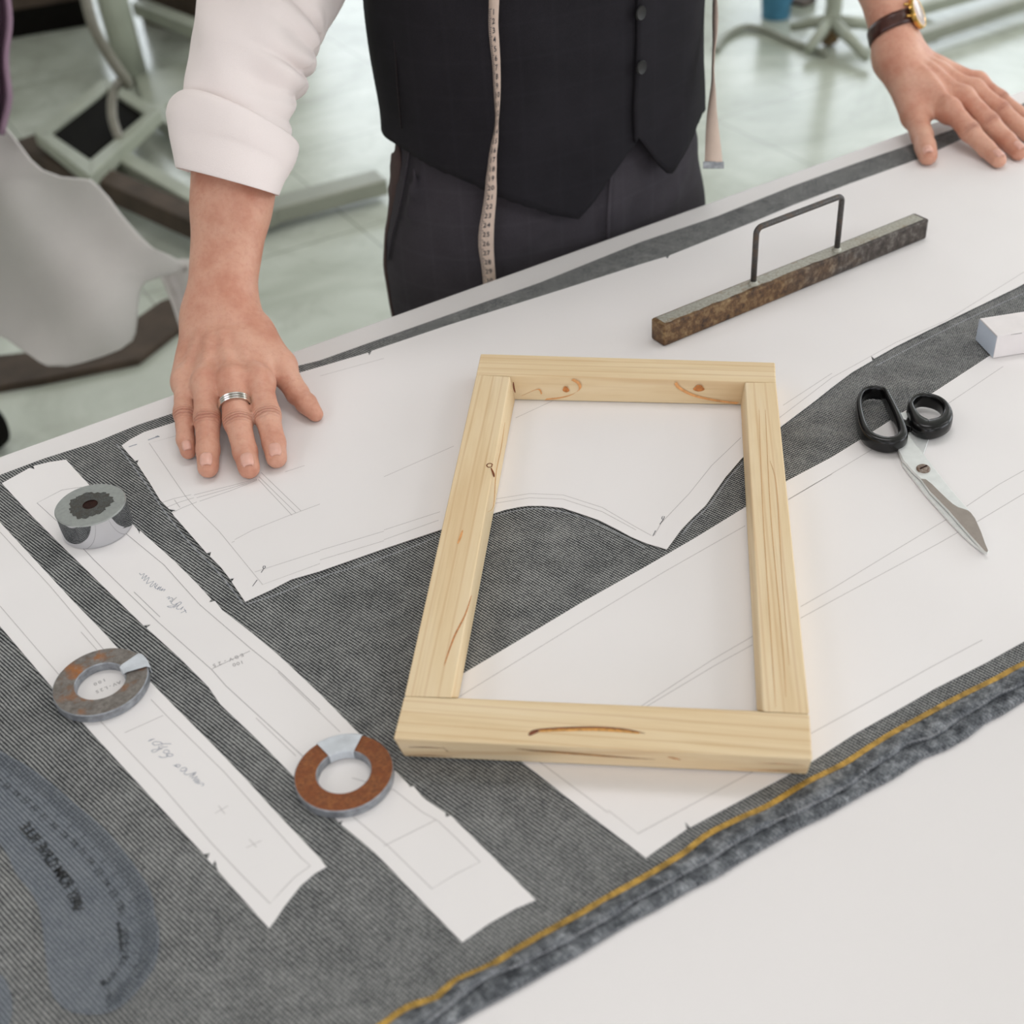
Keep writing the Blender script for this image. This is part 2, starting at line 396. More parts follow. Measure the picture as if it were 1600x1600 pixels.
# back and right walls with tall window openings
def wall_open(name, along, fixed, lo, hi, opens):
    vs, fs = [], []
    def seg(a, b, z0, z1):
        if b-a < .01 or z1-z0 < .01: return
        c = ((a+b)/2, fixed, (z0+z1)/2) if along == 'x' else (fixed, (a+b)/2, (z0+z1)/2)
        s = (b-a, .2, z1-z0) if along == 'x' else (.2, b-a, z1-z0); box_v(c, s, vs, fs)
    x = lo
    for a, b in opens:
        seg(x, a, 0, 3.2); seg(a, b, 0, .8); seg(a, b, 2.9, 3.2); x = b
    seg(x, hi, 0, 3.2)
    return struct(name, mesh(name, vs, fs, WALLM))
bo = [(-4.2, -2.2), (-1.2, .8), (1.8, 4.4)]; ro = [(-1.5, .7), (1.6, 3.8), (4.9, 7.4)]
fo = [(-3.6, -1.2), (.2, 2.8)]; wall_open('wall_front', 'x', -3.6, -5.2, 5.2, fo)  # front openings added to bring in light from the camera side
wall_open('wall_back', 'x', 9.6, -5.2, 5.2, bo); wall_open('wall_right', 'y', 5.1, -3.5, 9.5, ro)
glass = NT('window_glass'); glass.out((1, 1, 1), .02, 0, .5, Transmission_Weight=1.0, IOR=1.02)
k = 0
for wall, opens in (('b', bo), ('r', ro), ('f', fo)):
    for a, b in opens:
        k += 1; vs, fs = [], []; m = (a+b)/2
        def fr(u, z, w, h):
            if wall in 'bf': box_v((u, 9.6 if wall == 'b' else -3.6, z), (w, .1, h), vs, fs)
            else: box_v((5.1, u, z), (.1, w, h), vs, fs)
        for u in (a+.03, m, b-.03): fr(u, 1.85, .06, 2.1)
        for z in (.83, 2.87): fr(m, z, b-a, .06)
        struct('window_%d' % k, mesh('window_%d' % k, vs, fs, GREYL))
def area(name, loc, rot, sx, sy, power, col):
    L = bpy.data.lights.new(name, 'AREA'); L.shape = 'RECTANGLE'; L.size = sx; L.size_y = sy; L.energy = power; L.color = col
    o = bpy.data.objects.new(name, L); COL.objects.link(o); o.location = loc; o.rotation_euler = rot; return o
for a, b in bo: area('window_and_fill_light', ((a+b)/2, 9.45, 1.85), (math.radians(-90), 0, 0), b-a, 2.0, 40, (.93, .98, 1.0))
for a, b in fo: area('window_and_fill_light', ((a+b)/2, -3.45, 1.85), (math.radians(90), 0, 0), b-a, 2.0, 29, (1.0, .96, .99))  # added fill for surfaces that face the camera
for a, b in ro: area('window_and_fill_light', (4.95, (a+b)/2, 1.85), (0, math.radians(90), 0), 2.0, b-a, 50, (.95, .98, 1.0))
for x in (-2.4, 0.3, 3.0):
    for y in (-1.2, 1.6, 4.4, 7.2):
        f = thing('ceiling_light', (x, y, 3.2), 'flat white ceiling light panel over the workshop floor', 'ceiling light', 'ceiling light panels')
        vs, fs = [], []
        for dx, dy, sx, sy in ((0, .32, 1.3, .04), (0, -.32, 1.3, .04), (.63, 0, .04, .6), (-.63, 0, .04, .6)): box_v((x+dx, y+dy, 3.175), (sx, sy, .05), vs, fs)
        mesh('frame', vs, fs, GREYL, f)
        box('diffuser', (x, y, 3.19), (1.22, .6, .01), plain('lamp_diffuser', (250, 246, 238), .5, var=0) if 'lamp_diffuser' not in bpy.data.materials else bpy.data.materials['lamp_diffuser'], f)
        area('ceiling_lamp', (x, y, 3.15), (0, 0, 0), 1.2, .58, LAMP_W*(1.15 if y < 0 else (.55 if x < -1 and y > 3 else 1)), (1.0, .965, 1.0))
# ------------------------------------------------------------------ table
ED = Z(1600, 140, T)-Z(0, 712, T); EA = math.atan2(ED[1], ED[0]); e1 = np.array([math.cos(EA), math.sin(EA), 0]); en = np.array([-math.sin(EA), math.cos(EA), 0])
P0 = Z(0, 712, T); 
def tab(u, v): return P0+e1*u+en*v
tt = thing('cutting_table', tuple(tab(.6, -.6)*np.array([1, 1, 0])), 'long white laminate cutting table under the grey cloth and paper patterns', 'table')
c = tab(.65, -.70)
box('table_top', (c[0], c[1], T-.018), (3.3, 1.4, .036), LAM, tt, EA, .003)
for u in (-.85, 2.15):
    for v in (-.08, -1.32):
        q = tab(u, v); box('leg', (q[0], q[1], (T-.036)/2), (.06, .06, T-.036), GREYL, tt, EA, .003)
for v in (-.08, -1.32):
    q = tab(.65, v); box('apron', (q[0], q[1], T-.08), (2.9, .03, .08), GREYL, tt, EA)
# ------------------------------------------------------------------ cloth 
up_edge = [(-520, 960), (-140, 800), (0, 742), (70, 716), (150, 690.5), (215, 664), (272, 645), (365, 610), (460, 573), (500, 563), (590, 531), (845, 441), (1000, 378.5), (1120, 338), (1240, 290), (1337, 255), (1424, 225), (1500, 198), (1574, 172), (1600, 161), (1760, 100), (2300, -106)]
low_outer = [(2300, 740), (1760, 1015), (1600, 1095), (1570, 1114), (1539, 1130), (1510, 1153), (1478, 1171), (1440, 1186), (1397, 1215), (1350, 1240), (1295, 1272), (1245, 1296), (1194, 1325), (1160, 1345), (1120, 1370), (1075, 1392), (1031, 1418), (990, 1439), (950, 1463), (900, 1494), (850, 1522), (800, 1551), (744, 1581), (712, 1600), (600, 1668), (480, 1740), (200, 1905)]
ridge = [(2300, 712), (1760, 985), (1600, 1067), (1559, 1085), (1530, 1104), (1498, 1122), (1458, 1150), (1417, 1162), (1385, 1184), (1356, 1203), (1325, 1226), (1295, 1244), (1245, 1268), (1194, 1292), (1150, 1316), (1112, 1341), (1070, 1364), (1031, 1386), (990, 1408), (950, 1435), (905, 1459), (850, 1488), (800, 1512), (760, 1528), (715, 1560), (675, 1592), (560, 1668), (440, 1740), (150, 1912)]
left = [(-520, 1950)]
cloth = thing('denim_cloth', tuple(Z(500, 1000, T)), 'wide grey ribbed denim cloth with gold selvedge line spread over the table', 'cloth')
def poly(pts, z): return [tuple(Z(x, y, z)[:2]) for x, y in pts]
prism('lower_layer', poly(up_edge+low_outer+left, CL1), T+.00005, CL1, WASH, cloth)
goldl = [(-0, 0)]
gold = [(2300, 690), (1760, 962), (1600, 1037), (1559, 1059), (1498, 1089), (1437, 1122), (1397, 1144), (1356, 1169), (1316, 1195), (1259, 1223), (1202, 1258), (1153, 1280), (1104, 1305), (1068, 1333), (1011, 1368), (950, 1402), (900, 1431), (869, 1448), (816, 1478), (781, 1500), (753, 1515), (716, 1530), (697, 1544), (678, 1560), (646, 1570), (622, 1583), (599, 1600), (540, 1640), (430, 1720), (110, 1920)]
# the upper layer: ribbed field up to the gold line, washed and wrinkled outside it
prism('upper_layer', poly(up_edge+gold+[(-520, 1940)], CL), CL1+.00003, CL, DENIM, cloth)
def resample(pts, n):
    P = [np.array(p, float) for p in pts]; d = [0]
    for a, b in zip(P, P[1:]): d.append(d[-1]+np.linalg.norm(b-a))
    out = []
    for i in range(n):
        t = d[-1]*i/(n-1); j = min(max(0, np.searchsorted(d, t)-1), len(P)-2); f = (t-d[j])/(d[j+1]-d[j]); out.append(P[j]*(1-f)+P[j+1]*f)
    return out
ga = resample(smooth_pts(gold, 4), 360); ra_ = resample(smooth_pts(ridge, 4), 360)
rows = []; rnd = np.random.RandomState(3)
for j, (gx, rx) in enumerate(zip(ga, ra_)):
    g3 = Z(gx[0], gx[1], CL); r3 = Z(rx[0], rx[1], CL+.002); r = []
    wob = .0009*math.sin(j*.35)+.0007*math.sin(j*.83+1)+.0006*rnd.rand()
    for s in (0, .15, .35, .55, .75, .9, 1.0, 1.03):
        p = g3*(1-s)+r3*s; h = CL+.0002+(.0026+wob)*math.sin(min(s, 1)*math.pi*.62)**2*(1 if s < 1.02 else .25)+.0006*math.sin(s*9+j*.2)*s
        r.append((p[0], p[1], max(h, CL+.0001) if s < 1.02 else CL1+.0003))
    rows.append(r)
grid('selvedge_margin', rows, WASH, cloth, solid=.0008)
gl = []
vs, fs = [], []; ribbon_v([Z(x, y, CL+.001) for x, y in ga], .0036, CL+.0012, vs, fs); mesh('gold_stripe', vs, fs, GOLD, cloth)
# raised bottom-layer lip between ridge and outer edge
oa = resample(smooth_pts(low_outer, 4), 360); rows = []
for j, (rx, ox) in enumerate(zip(ra_, oa)):
    a = Z(rx[0], rx[1], CL1); b = Z(ox[0], ox[1], T); r = []
    for s in (-.1, .2, .45, .7, .9, 1.0):
        p = a*(1-s)+b*s; r.append((p[0], p[1], CL1+.0003+(.0012+.0006*math.sin(j*.5)+.0004*rnd.rand())*math.sin(max(s, 0)*math.pi)+(.0 if s < 1 else -.0006)))
    rows.append(r)
grid('lower_selvedge', rows, WASH, cloth, solid=.0006)
# frayed thread along both selvedges
for src, z in ((ra_, CL+.0026), (oa, CL1+.0002)):
    vs, fs = [], []
    for j in range(0, 359):
        for q in range(5):
            f = rnd.rand(); p = Z(*(src[j]*(1-f)+src[j+1]*f), z); a = rnd.rand()*6.28; L = .0014+.0012*rnd.rand()
            d = np.array([math.cos(a), math.sin(a), 0])*L; b = len(vs); w = np.array([-d[1], d[0], 0])/L*.0002
            vs += [tuple(p-d*.5+w), tuple(p-d*.5-w), tuple(p+d*.5-w+[0, 0, .0006]), tuple(p+d*.5+w+[0, 0, .0006])]; fs.append([b, b+1, b+2, b+3])
    o = mesh('frayed_threads', vs, fs, CHALK, cloth); o['kind'] = 'stuff'
# chalk outlines on the cloth
chalk = [[(182, 694), (196, 712), (225, 752), (262, 806), (296, 848), (345, 899), (380, 944)],
         [(386, 944), (440, 926), (500, 902), (560, 884), (640, 856), (684, 838)], [(772, 806), (812, 797), (850, 795), (905, 807), (962, 832), (1008, 856)],
         [(1066, 835), (1082, 815), (1108, 790), (1138, 748), (1160, 724)], [(1368, 572), (1450, 529), (1530, 490), (1600, 458)]]
lines('chalk_outline', [smooth_pts(c, 4) for c in chalk], .0009, CL+.00006, CHALK, cloth)
# ------------------------------------------------------------------ paper patterns
def paper(pts, label, lift=0., group='white paper pattern pieces'):
    zc = PP+lift
    o = prism('paper_pattern', [tuple(Z(x, y, zc)[:2]) for x, y in pts], CL+.00008+lift, zc, PAPER); tag(o, label, 'paper pattern', group); return o, zc
pA, zA = paper([(-150, 745), (0, 816), (116, 941), (162, 988), (187, 1016), (269, 1100), (331, 1162), (385, 1218), (437, 1275), (500, 1341), (510, 1354), (492, 1364), (469, 1384), (444, 1416), (430, 1437), (420, 1450), (340, 1360), (336, 1343), (331.5, 1351), (324, 1342), (328, 1332), (318, 1334), (125, 1125), (0, 978), (-150, 812)],
    'white paper pattern strip at the left edge running under the rusty steel ring')
pB, zB = paper([(3, 755), (30, 740), (46, 731), (54, 733), (52, 728), (76, 722), (103, 718), (122, 739), (141, 759), (170, 783), (200, 812), (214, 826), (218, 834), (219, 829), (255, 861), (272, 876), (310, 914), (330, 936), (326, 941), (336, 939), (347, 953), (395, 990), (437, 1025), (470, 1056), (500, 1084), (556, 1141), (600, 1187), (636, 1223), (641, 1230), (646, 1228), (658, 1243), (666, 1250), (696, 1270), (697, 1277), (704, 1274), (760, 1329), (800, 1369), (837, 1406), (806, 1419), (765, 1442), (722, 1472), (650, 1398), (587, 1333), (560, 1310), (533, 1288), (536, 1281), (529, 1284), (400, 1153), (344, 1100), (325, 1072), (280, 1027), (229, 981), (236, 975.5), (224, 977), (94, 850), (50, 806)],
    'long white paper pattern strip lying under the chrome weight and brown ring')
pC, zC = paper([(190, 696), (204, 686), (225, 675), (272, 660), (365, 624), (462, 584), (575, 551), (577, 555), (581, 548), (700, 508), (882, 451), (1000, 413), (1040, 401), (1043, 404), (1046, 399), (1105, 375.5), (1180, 345.5), (1240, 320), (1330, 286), (1439, 247), (1499, 219), (1600, 178), (1760, 118), (2150, -26), (2150, 196), (1760, 372), (1600, 443), (1587, 450), (1525, 480), (1450, 516), (1400, 541), (1366, 560), (1361, 556), (1363, 563), (1332, 581), (1300, 605), (1275, 625), (1222, 665), (1190, 691), (1160, 715), (1134, 745), (1103, 789), (1080, 811), (1064, 828), (1053, 843), (1042, 858), (1011, 849), (985, 838), (963, 826), (935, 812), (906, 802), (878, 793), (849, 790), (825, 790), (810, 792), (790, 796), (771, 802), (730, 814), (687, 828), (600, 857), (500, 892), (455, 905), (422, 922), (400, 932), (383, 940), (362, 909), (366, 903), (359, 904), (345, 886), (328, 869), (330, 862), (323, 864), (272, 806), (268, 800), (275, 797), (264, 795), (250, 781), (235, 756), (214, 724), (217, 718), (211, 720), (200, 708)],
    'large white paper pattern beneath both hands and the iron bar, with curved lower edge', .0009)
pD, zD = paper([(690, 1072), (736, 1045), (823, 993), (906, 943), (1011, 884), (1085, 841), (1160, 795), (1230, 751), (1300, 714), (1347, 685), (1445, 622), (1549, 554), (1600, 524), (1760, 425), (2100, 220), (2100, 702), (1760, 905), (1600, 1002), (1539, 1036), (1458, 1077), (1397, 1112), (1336, 1146), (1273, 1187), (1230, 1211), (1150, 1254), (1079, 1292), (1070, 1284), (1073, 1295), (1009, 1340), (1000, 1333), (910, 1264), (817, 1191), (745, 1133)],
    'large white paper pattern with straight edges under the scissors and the wooden frame')
def L(par, z, polys, mat=None, w=.0005, name='pencil_line', sm=0): return lines(name, polys, w, z, mat or GRAPH, par, sm)
def sc_(pts, ox, oy, s): return [(ox+x*s, oy+y*s) for x, y in pts]
c6 = lambda *p: sc_(p, 0, 600, .3125); c7 = lambda *p: sc_(p, 0, 1100, .3125); c8 = lambda *p: sc_(p, 400, 1050, .3125)
c4 = lambda *p: sc_(p, 200, 400, .25); ca = lambda *p: sc_(p, 150, 640, .21875); cf = lambda *p: sc_(p, 600, 500, .4375); cd = lambda *p: sc_(p, 1200, 450, .25); ce = lambda *p: sc_(p, 950, 1000, .40625)
L(pA, zA, [c6((0, 740), (250, 1010), (520, 1330)), c6((0, 1110), (300, 1460)), c6((405, 1240), (485, 1330)), [(155, 1125), (250, 1225), (330, 1317), (380, 1370), (422, 1412), (440, 1392), (460, 1371), (485, 1353), (470, 1340)], [(236, 1093), (262, 1120), (350, 1206), (470, 1340)]], GRAPH2)
L(pA, zA, [[(195, 1145), (255, 1118)]], GRAPH2)
L(pA, zA, [sc_([(1000, 965), (1130, 890)], 180, 1120, .15625), sc_([(1035, 890), (1095, 970)], 180, 1120, .15625), sc_([(1310, 1310), (1460, 1240)], 180, 1120, .15625), sc_([(1340, 1225), (1415, 1305)], 180, 1120, .15625)], GRAPH2, .0004, 'cross_mark')
L(pB, zB, [c6((410, 515), (310, 530), (185, 595), (300, 700), (470, 880), (790, 1190), (1060, 1430), (1130, 1510), (1600, 1940 - 0)), c6((620, 740), (820, 905), (1000, 1105), (1250, 1320), (1400, 1440), (1600, 1630)), c6((670, 1040), (800, 1165)), c6((1060, 1425), (1250, 1335))])
L(pB, zB, [c8((110, 0), (420, 300)), c8((480, 530), (690, 590), (830, 700), (910, 745), (1000, 830), (1120, 950), (1000, 1010), (880, 1085), (660, 870), (480, 720)), c8((640, 870), (900, 740)), c8((0, 230), (200, 420))], GRAPH2)
L(pC, zC, [ca((600, 180), (380, 240), (640, 620), (700, 690), (880, 870), (1190, 1250), (1600, 1100)), ca((1135, 1160), (1600, 1010)), ca((970, 950), (990, 940)), ca((990, 930), (1120, 860), (1370, 760), (1600, 675)), ca((1160, 500), (1400, 755)), ca((1165, 480), (1430, 740)), ca((1180, 450), (1465, 725)), ca((560, 645), (600, 700)), ca((1350, 445), (1490, 400))], GRAPH2)
L(pC, zC, [ca((470, 665), (560, 635), (680, 608)), ca((500, 700), (600, 660), (700, 630)), ca((540, 740), (620, 700), (720, 660)), ca((700, 610), (1000, 535), (1150, 495)), ca((720, 630), (1000, 550), (1150, 500)), ca((740, 655), (960, 580), (1150, 505))], GRAPH, .0004)
L(pC, zC, [cf((0, 560), (250, 450)), cf((0, 750), (200, 685)), cf((0, 785), (195, 715)), cf((395, 640), (520, 620), (640, 625), (780, 670), (900, 740), (955, 770)), cf((395, 655), (520, 635), (640, 640), (780, 685), (900, 750)), cf((965, 770), (990, 725), (1090, 620), (1170, 520), (1275, 420)), cf((1425, 305), (1600, 190)), cf((470, 350), (600, 290)), [(500, 860), (600, 830)], [(500, 875), (600, 845)], c4((1200, 750), (1600, 640)), [(1215, 655), (1300, 590), (1400, 535), (1480, 500), (1600, 425)]], GRAPH2)
L(pC, zC, [ca((1180, 1165), (1197, 1138)), ca((1197, 1138), (1210, 1128), (1208, 1118), (1196, 1118), (1192, 1130), (1200, 1138)), ca((1118, 1262), (1152, 1216)), cf((985, 730), (998, 712), (1002, 702), (994, 702), (992, 710), (998, 714)), cf((960, 772), (970, 752))], INKD, .0006, 'pen_mark')
L(pC, zC, [ca((372, 218), (420, 200), (452, 192)), ca((425, 196), (440, 188), (452, 196)), ca((235, 266), (292, 248))], INK, .0011, 'blue_pen_mark')
L(pD, zD, [cf((270, 1345), (700, 1080), (1000, 900), (1290, 735)), cf((910, 1385), (1170, 1215), (1316, 1130)), cf((930, 1385), (1180, 1235), (1316, 1160)), cf((1445, 640), (1600, 550)), cd((125, 1325), (400, 1160), (650, 1010)), cd((1100, 740), (1470, 490)), cd((1240, 1365), (1440, 1230), (1600, 1140)), cd((1300, 1465), (1600, 1285)), ce((780, 360), (1000, 240), (1250, 100), (1440, 0)), ce((0, 655), (115, 745), (560, 505)), [(1251, 948), (1300, 920), (1415, 850), (1480, 811)], [(1251, 966), (1300, 939), (1465, 850), (1500, 830)], [(834, 1186), (845, 1192), (950, 1270)]], GRAPH2, .0005)
# handwriting and small printed sizes on the strips
h4 = lambda *p: sc_(p, 180, 870, .15625); h5 = lambda *p: sc_(p, 180, 1120, .15625)
L(pB, zB, [h4((243, 163), (258, 182), (292, 168), (268, 213), (275, 215), (318, 185), (288, 232), (296, 235), (340, 205), (315, 262), (322, 268), (385, 245), (350, 290), (362, 300), (408, 262), (392, 305), (420, 290)),
           h4((425, 275), (400, 312), (420, 318), (445, 298), (420, 330), (462, 300), (440, 335), (480, 318), (455, 340), (500, 325), (482, 345)),
           h4((515, 410), (545, 400), (530, 425), (560, 410), (578, 425), (550, 440), (560, 450), (615, 405), (575, 440), (560, 465), (590, 480), (620, 465), (600, 490), (520, 495), (570, 507), (640, 455), (662, 460), (640, 482), (580, 510)),
           h4((640, 480), (612, 518), (650, 522), (682, 498), (655, 530)), h4((690, 520), (712, 560)), h4((655, 562), (710, 535))], INK, .00042, 'handwriting', 4)
L(pA, zA, [h5((330, 245), (360, 228), (395, 222)), h5((375, 225), (340, 245)), h5((470, 272), (455, 255), (400, 250), (372, 265), (400, 285), (470, 272), (560, 270)), h5((480, 290), (435, 300), (445, 318), (470, 320), (372, 332), (372, 350), (400, 352), (470, 310), (525, 300)),
           h5((480, 350), (505, 330), (542, 345), (520, 368), (478, 355)), h5((435, 395), (470, 408), (520, 400), (512, 378), (552, 370), (578, 385), (540, 398), (515, 380)),
           h5((580, 485), (602, 492), (622, 505), (605, 480), (652, 485), (625, 512)), h5((650, 530), (668, 546), (715, 522), (692, 508), (655, 520)), h5((720, 530), (690, 560), (715, 580), (812, 555), (740, 602), (800, 565), (765, 615), (822, 598), (780, 640), (835, 622), (795, 660), (850, 640), (820, 668), (870, 665), (885, 680), (862, 692))], INK, .00042, 'handwriting', 4)
def flat_text(name, s, a, b, size, z, mat, par, mirror=False):
    a3, b3 = Z(*a, z), Z(*b, z); ex = (b3-a3)/np.linalg.norm(b3-a3); ey = np.array([-ex[1], ex[0], 0])*(-1 if mirror else 1)
    vs, fs = [], []
    for i, ch in enumerate(s):
        if ch != ' ': put_glyph(ch, a3+(b3-a3)*i/(len(s)-1)+np.array([0, 0, .0001]), ex, ey, size, vs, fs)
    return mesh(name, vs, fs, mat, par)
flat_text('printed_size', 'EBV-25', (378, 1024), (335, 1040), .0045, zB, GRAPH, pB)
flat_text('printed_size', '100', (378, 1035), (366, 1039), .0045, zB, GRAPH, pB)
flat_text('printed_size', 'AV-L2S', (186, 1067), (152, 1081), .0042, zA, GRAPH, pA)
flat_text('printed_size', '100', (163, 1063), (149, 1069), .0042, zA, GRAPH, pA)
# ------------------------------------------------------------------ wooden frame
WT = .0225; z0 = PP+.0012; z1 = z0+WT
tl, tr, br, bl = [Z(*p, z1)[:2] for p in ((751, 552.5), (1211, 566), (1269.5, 1186), (614, 1154))]
jl, jr, kl, kr = [Z(*p, z1)[:2] for p in ((744, 585), (1212.5, 597), (631, 1088), (1265, 1116))]
il, ir, ml, mr = [Z(*p, z1)[:2] for p in ((797, 588), (1164, 597), (706, 1090.5), (1192, 1112))]
zb = z0
dn = lambda p, dx, dy: np.array(p)+np.array([dx, dy])
Tl, Tr = tl, tr; Br, Bl = Z(1261, 1210.5, zb)[:2], Z(631, 1182, zb)[:2]
Il, Ir = Z(805, 625, zb)[:2], Z(1157, 633, zb)[:2]; Ml, Mr = Z(717, 1091, zb)[:2], Z(1182, 1110.5, zb)[:2]
def on(a, b, c, d):  # intersection of lines ab and cd
    a, b, c, d = map(np.array, (a, b, c, d)); r = b-a; s = d-c; t = ((c-a)[0]*s[1]-(c-a)[1]*s[0])/(r[0]*s[1]-r[1]*s[0]); return a+r*t
fa = math.atan2(*(tr-tl)[::-1]); fb = math.atan2(*(tl-bl)[::-1])
WU = m_wood(fa); WU.name = 'pine_rail_wood'; WV = m_wood(fb); WV.name = 'pine_stile_wood'
fr = thing('wooden_frame', ((tl[0]+br[0])/2, (tl[1]+br[1])/2, z0), 'empty pale pine wooden frame with knots lying flat on the paper', 'wooden frame')
def piece(name, top, bot, mat):
    vs = [(p[0], p[1], z1) for p in top]+[(p[0], p[1], z0) for p in bot]; n = len(top)
    fs = [list(range(n)), list(range(2*n-1, n-1, -1))]+[[i, n+i, n+(i+1) % n, (i+1) % n] for i in range(n)]
    o = fixn(mesh(name, vs, fs, mat, fr)); bev(o, .0011, 2); return o
topr = piece('rail', [tl, tr, jr, jl], [Tl, Tr, on(Il, Ir, Tr, Br), on(Il, Ir, Tl, Bl)], WU)
botr = piece('rail', [kl, kr, br, bl], [on(Ml, Mr, Tl, Bl), on(Ml, Mr, Tr, Br), Br, Bl], WU)
e = .0004
piece('stile', [jl, il, ml, kl], [on(Il, Ir, Tl, Bl), Il, Ml, on(Ml, Mr, Tl, Bl)], WV)
piece('stile', [ir, jr, kr, mr], [Ir, on(Il, Ir, Tr, Br), on(Ml, Mr, Tr, Br), Mr], WV)
RESD = plain('dark_resin', (120, 62, 26), .5, var=.2, scale=300); RESL = plain('amber_resin', (206, 148, 70), .4, var=.2, scale=300); KNOT = plain('knot_brown', (188, 118, 60), .6, var=.2, scale=300)
def lens(name, pts, wmax, z, mat, par, peak=.5, lower=1.0):
    P = smooth_pts([Z(x, y, z) for x, y in pts], 8); n = len(P); ws = [wmax*math.sin(math.pi*(i/(n-1)))**.6+.0002 for i in range(n)]
    vs, fs = [], []; ribbon_v(P, ws, z, vs, fs); return mesh(name, vs, fs, mat, par)
lens('resin_streak', [(838, 1143), (880, 1140), (930, 1139), (975, 1142), (1000, 1146)], .0030, z1+.00008, RESL, botr)
lens('resin_streak', [(826, 1148), (836, 1141), (880, 1137.5), (930, 1136.5), (975, 1139.5), (1008, 1146)], .0012, z1+.00016, RESD, botr)
lens('resin_streak', [(826, 1149), (832, 1145), (842, 1142)], .0026, z1+.0002, RESD, botr)
def front_line(pts, w, mat, fz, par=botr, name='crack'):   # marks on the front face of the bottom rail: pts (px, fraction of height)
    vs, fs = [], []
    for i, (px, f) in enumerate(pts):
        t = (px-614)/(1270-614); a = np.array([*(bl*(1-t)+br*t), z1]); b = np.array([*(Bl*(1-t)+Br*t), z0]); p = a*(1-f)+b*f; nrm = np.array([-.15, -.95, -.1])*fz
        ww = w*math.sin(math.pi*(i+.3)/(len(pts)-.4)); up_ = (a-b)/np.linalg.norm(a-b); vs += [tuple(p+nrm+up_*ww/2), tuple(p+nrm-up_*ww/2)]
    for i in range(len(pts)-1): fs.append([2*i, 2*i+1, 2*i+3, 2*i+2])
    return mesh(name, vs, fs, mat, par)
front_line([(810, .22), (840, .28), (870, .3), (900, .34), (950, .4), (990, .43), (1030, .45)], .0022, RESD, .0004)
front_line([(845, .28), (880, .31), (930, .36), (980, .41)], .0009, RESL, .0006)
front_line([(1050, .28), (1060, .33), (1070, .4)], .0022, KNOT, .0004, name='knot')
front_line([(632, .42), (660, .38), (690, .40)], .0008, RESD, .0004); front_line([(690, .3), (693, .5), (696, .6)], .0016, RESD, .0004)
front_line([(625, .88), (660, .84), (698, .86)], .0007, RESD, .0004); front_line([(1190, .38), (1225, .36), (1262, .4)], .0006, KNOT, .0004); front_line([(1190, .8), (1225, .8), (1255, .84)], .0006, KNOT, .0004)
def inner_rear(px, f, off=.0004):
    t = (px-800)/(1160-800); a = np.array([*(il*(1-t)+ir*t), z1]); b = np.array([*(Il*(1-t)+Ir*t), z0]); return a*(1-f)+b*f+np.array([-.0, -off, -off*.3])
def rear_blob(name, cx, cf, rx, rf, mat, ring=None):
    vs, fs = [], []; n = 20
    for i in range(n):
        a = 2*math.pi*i/n; vs.append(tuple(inner_rear(cx+rx*math.cos(a)*(1+.2*math.sin(3*a)), cf+rf*math.sin(a))))
    if ring:
        for i in range(n):
            a = 2*math.pi*i/n; vs.append(tuple(inner_rear(cx+(rx-ring)*math.cos(a), cf+(rf*.86)*math.sin(a))))
        fs = [[i, (i+1) % n, n+(i+1) % n, n+i] for i in range(n)]
    else: fs = [list(range(n))]
    return mesh(name, vs, fs, mat, topr)
AMB = plain('pale_amber_grain', (222, 160, 100), .6, var=.1, scale=200)
rear_blob('knot', 885, .48, 5, .13, KNOT); rear_blob('knot', 1092, .3, 8, .14, KNOT)
def rear_line(pts, w, mat):
    vs, fs = [], []
    pts = smooth_pts(pts, 6)
    for p in pts:
        q = inner_rear(p[0], p[1], .0005); vs += [tuple(q+np.array([w/2, 0, w/3])), tuple(q-np.array([w/2, 0, w/3]))]
    for i in range(len(pts)-1): fs.append([2*i, 2*i+1, 2*i+3, 2*i+2])
    mesh('grain_line', vs, fs, mat, topr)
rear_line([(897, .05), (906, .2), (907, .45), (893, .7), (872, .85), (850, .92)], .0022, AMB)
rear_line([(1056, .08), (1062, .3), (1085, .6), (1120, .8), (1155, .9)], .0022, AMB); rear_line([(812, .8), (840, .5), (845, .7)], .0012, AMB)
# knot and grain splits on the left stile
GRL = plain('fine_grain_line', (206, 162, 112), .6, var=.05)
lens('grain_split', [(789, 660), (783, 700), (775, 740), (771, 790), (762, 800)], .0006, z1+.0001, GRL, fr)
lens('grain_split', [(737, 930), (727, 960), (712, 990), (704, 1010), (694, 1040)], .0009, z1+.0001, KNOT, fr)
lens('grain_split', [(723, 828), (719, 840), (715, 850)], .0016, z1+.0001, AMB, fr)
def knot_top(px, py, r):
    c = Z(px, py, z1+.0001); vs, fs = [], []
    pts = [c+np.array([math.cos(a)*r*(1 if a < 5.5 else .8), math.sin(a)*r*1.15, 0]) for a in np.linspace(0, 6.28, 24)]; ribbon_v(pts, .0009, z1+.00004, vs, fs); mesh('knot', vs, fs, RESD, fr)
knot_top(765, 727, .0022); lens('grain_split', [(767, 731), (771, 740), (772, 746)], .0014, z1+.0001, RESD, fr)
lens('grain_split', [(802, 597), (803, 606), (805, 614)], .0012, z1+.0001, RESD, fr)
for pts in ([(1186, 640), (1192, 800), (1205, 1000), (1212, 1105)], [(1196, 640), (1204, 800), (1222, 1000), (1228, 1090)], [(1203, 720), (1213, 760), (1222, 900), (1233, 1040)]): lens('grain_line', pts, .00035, z1+.0001, GRL, fr)
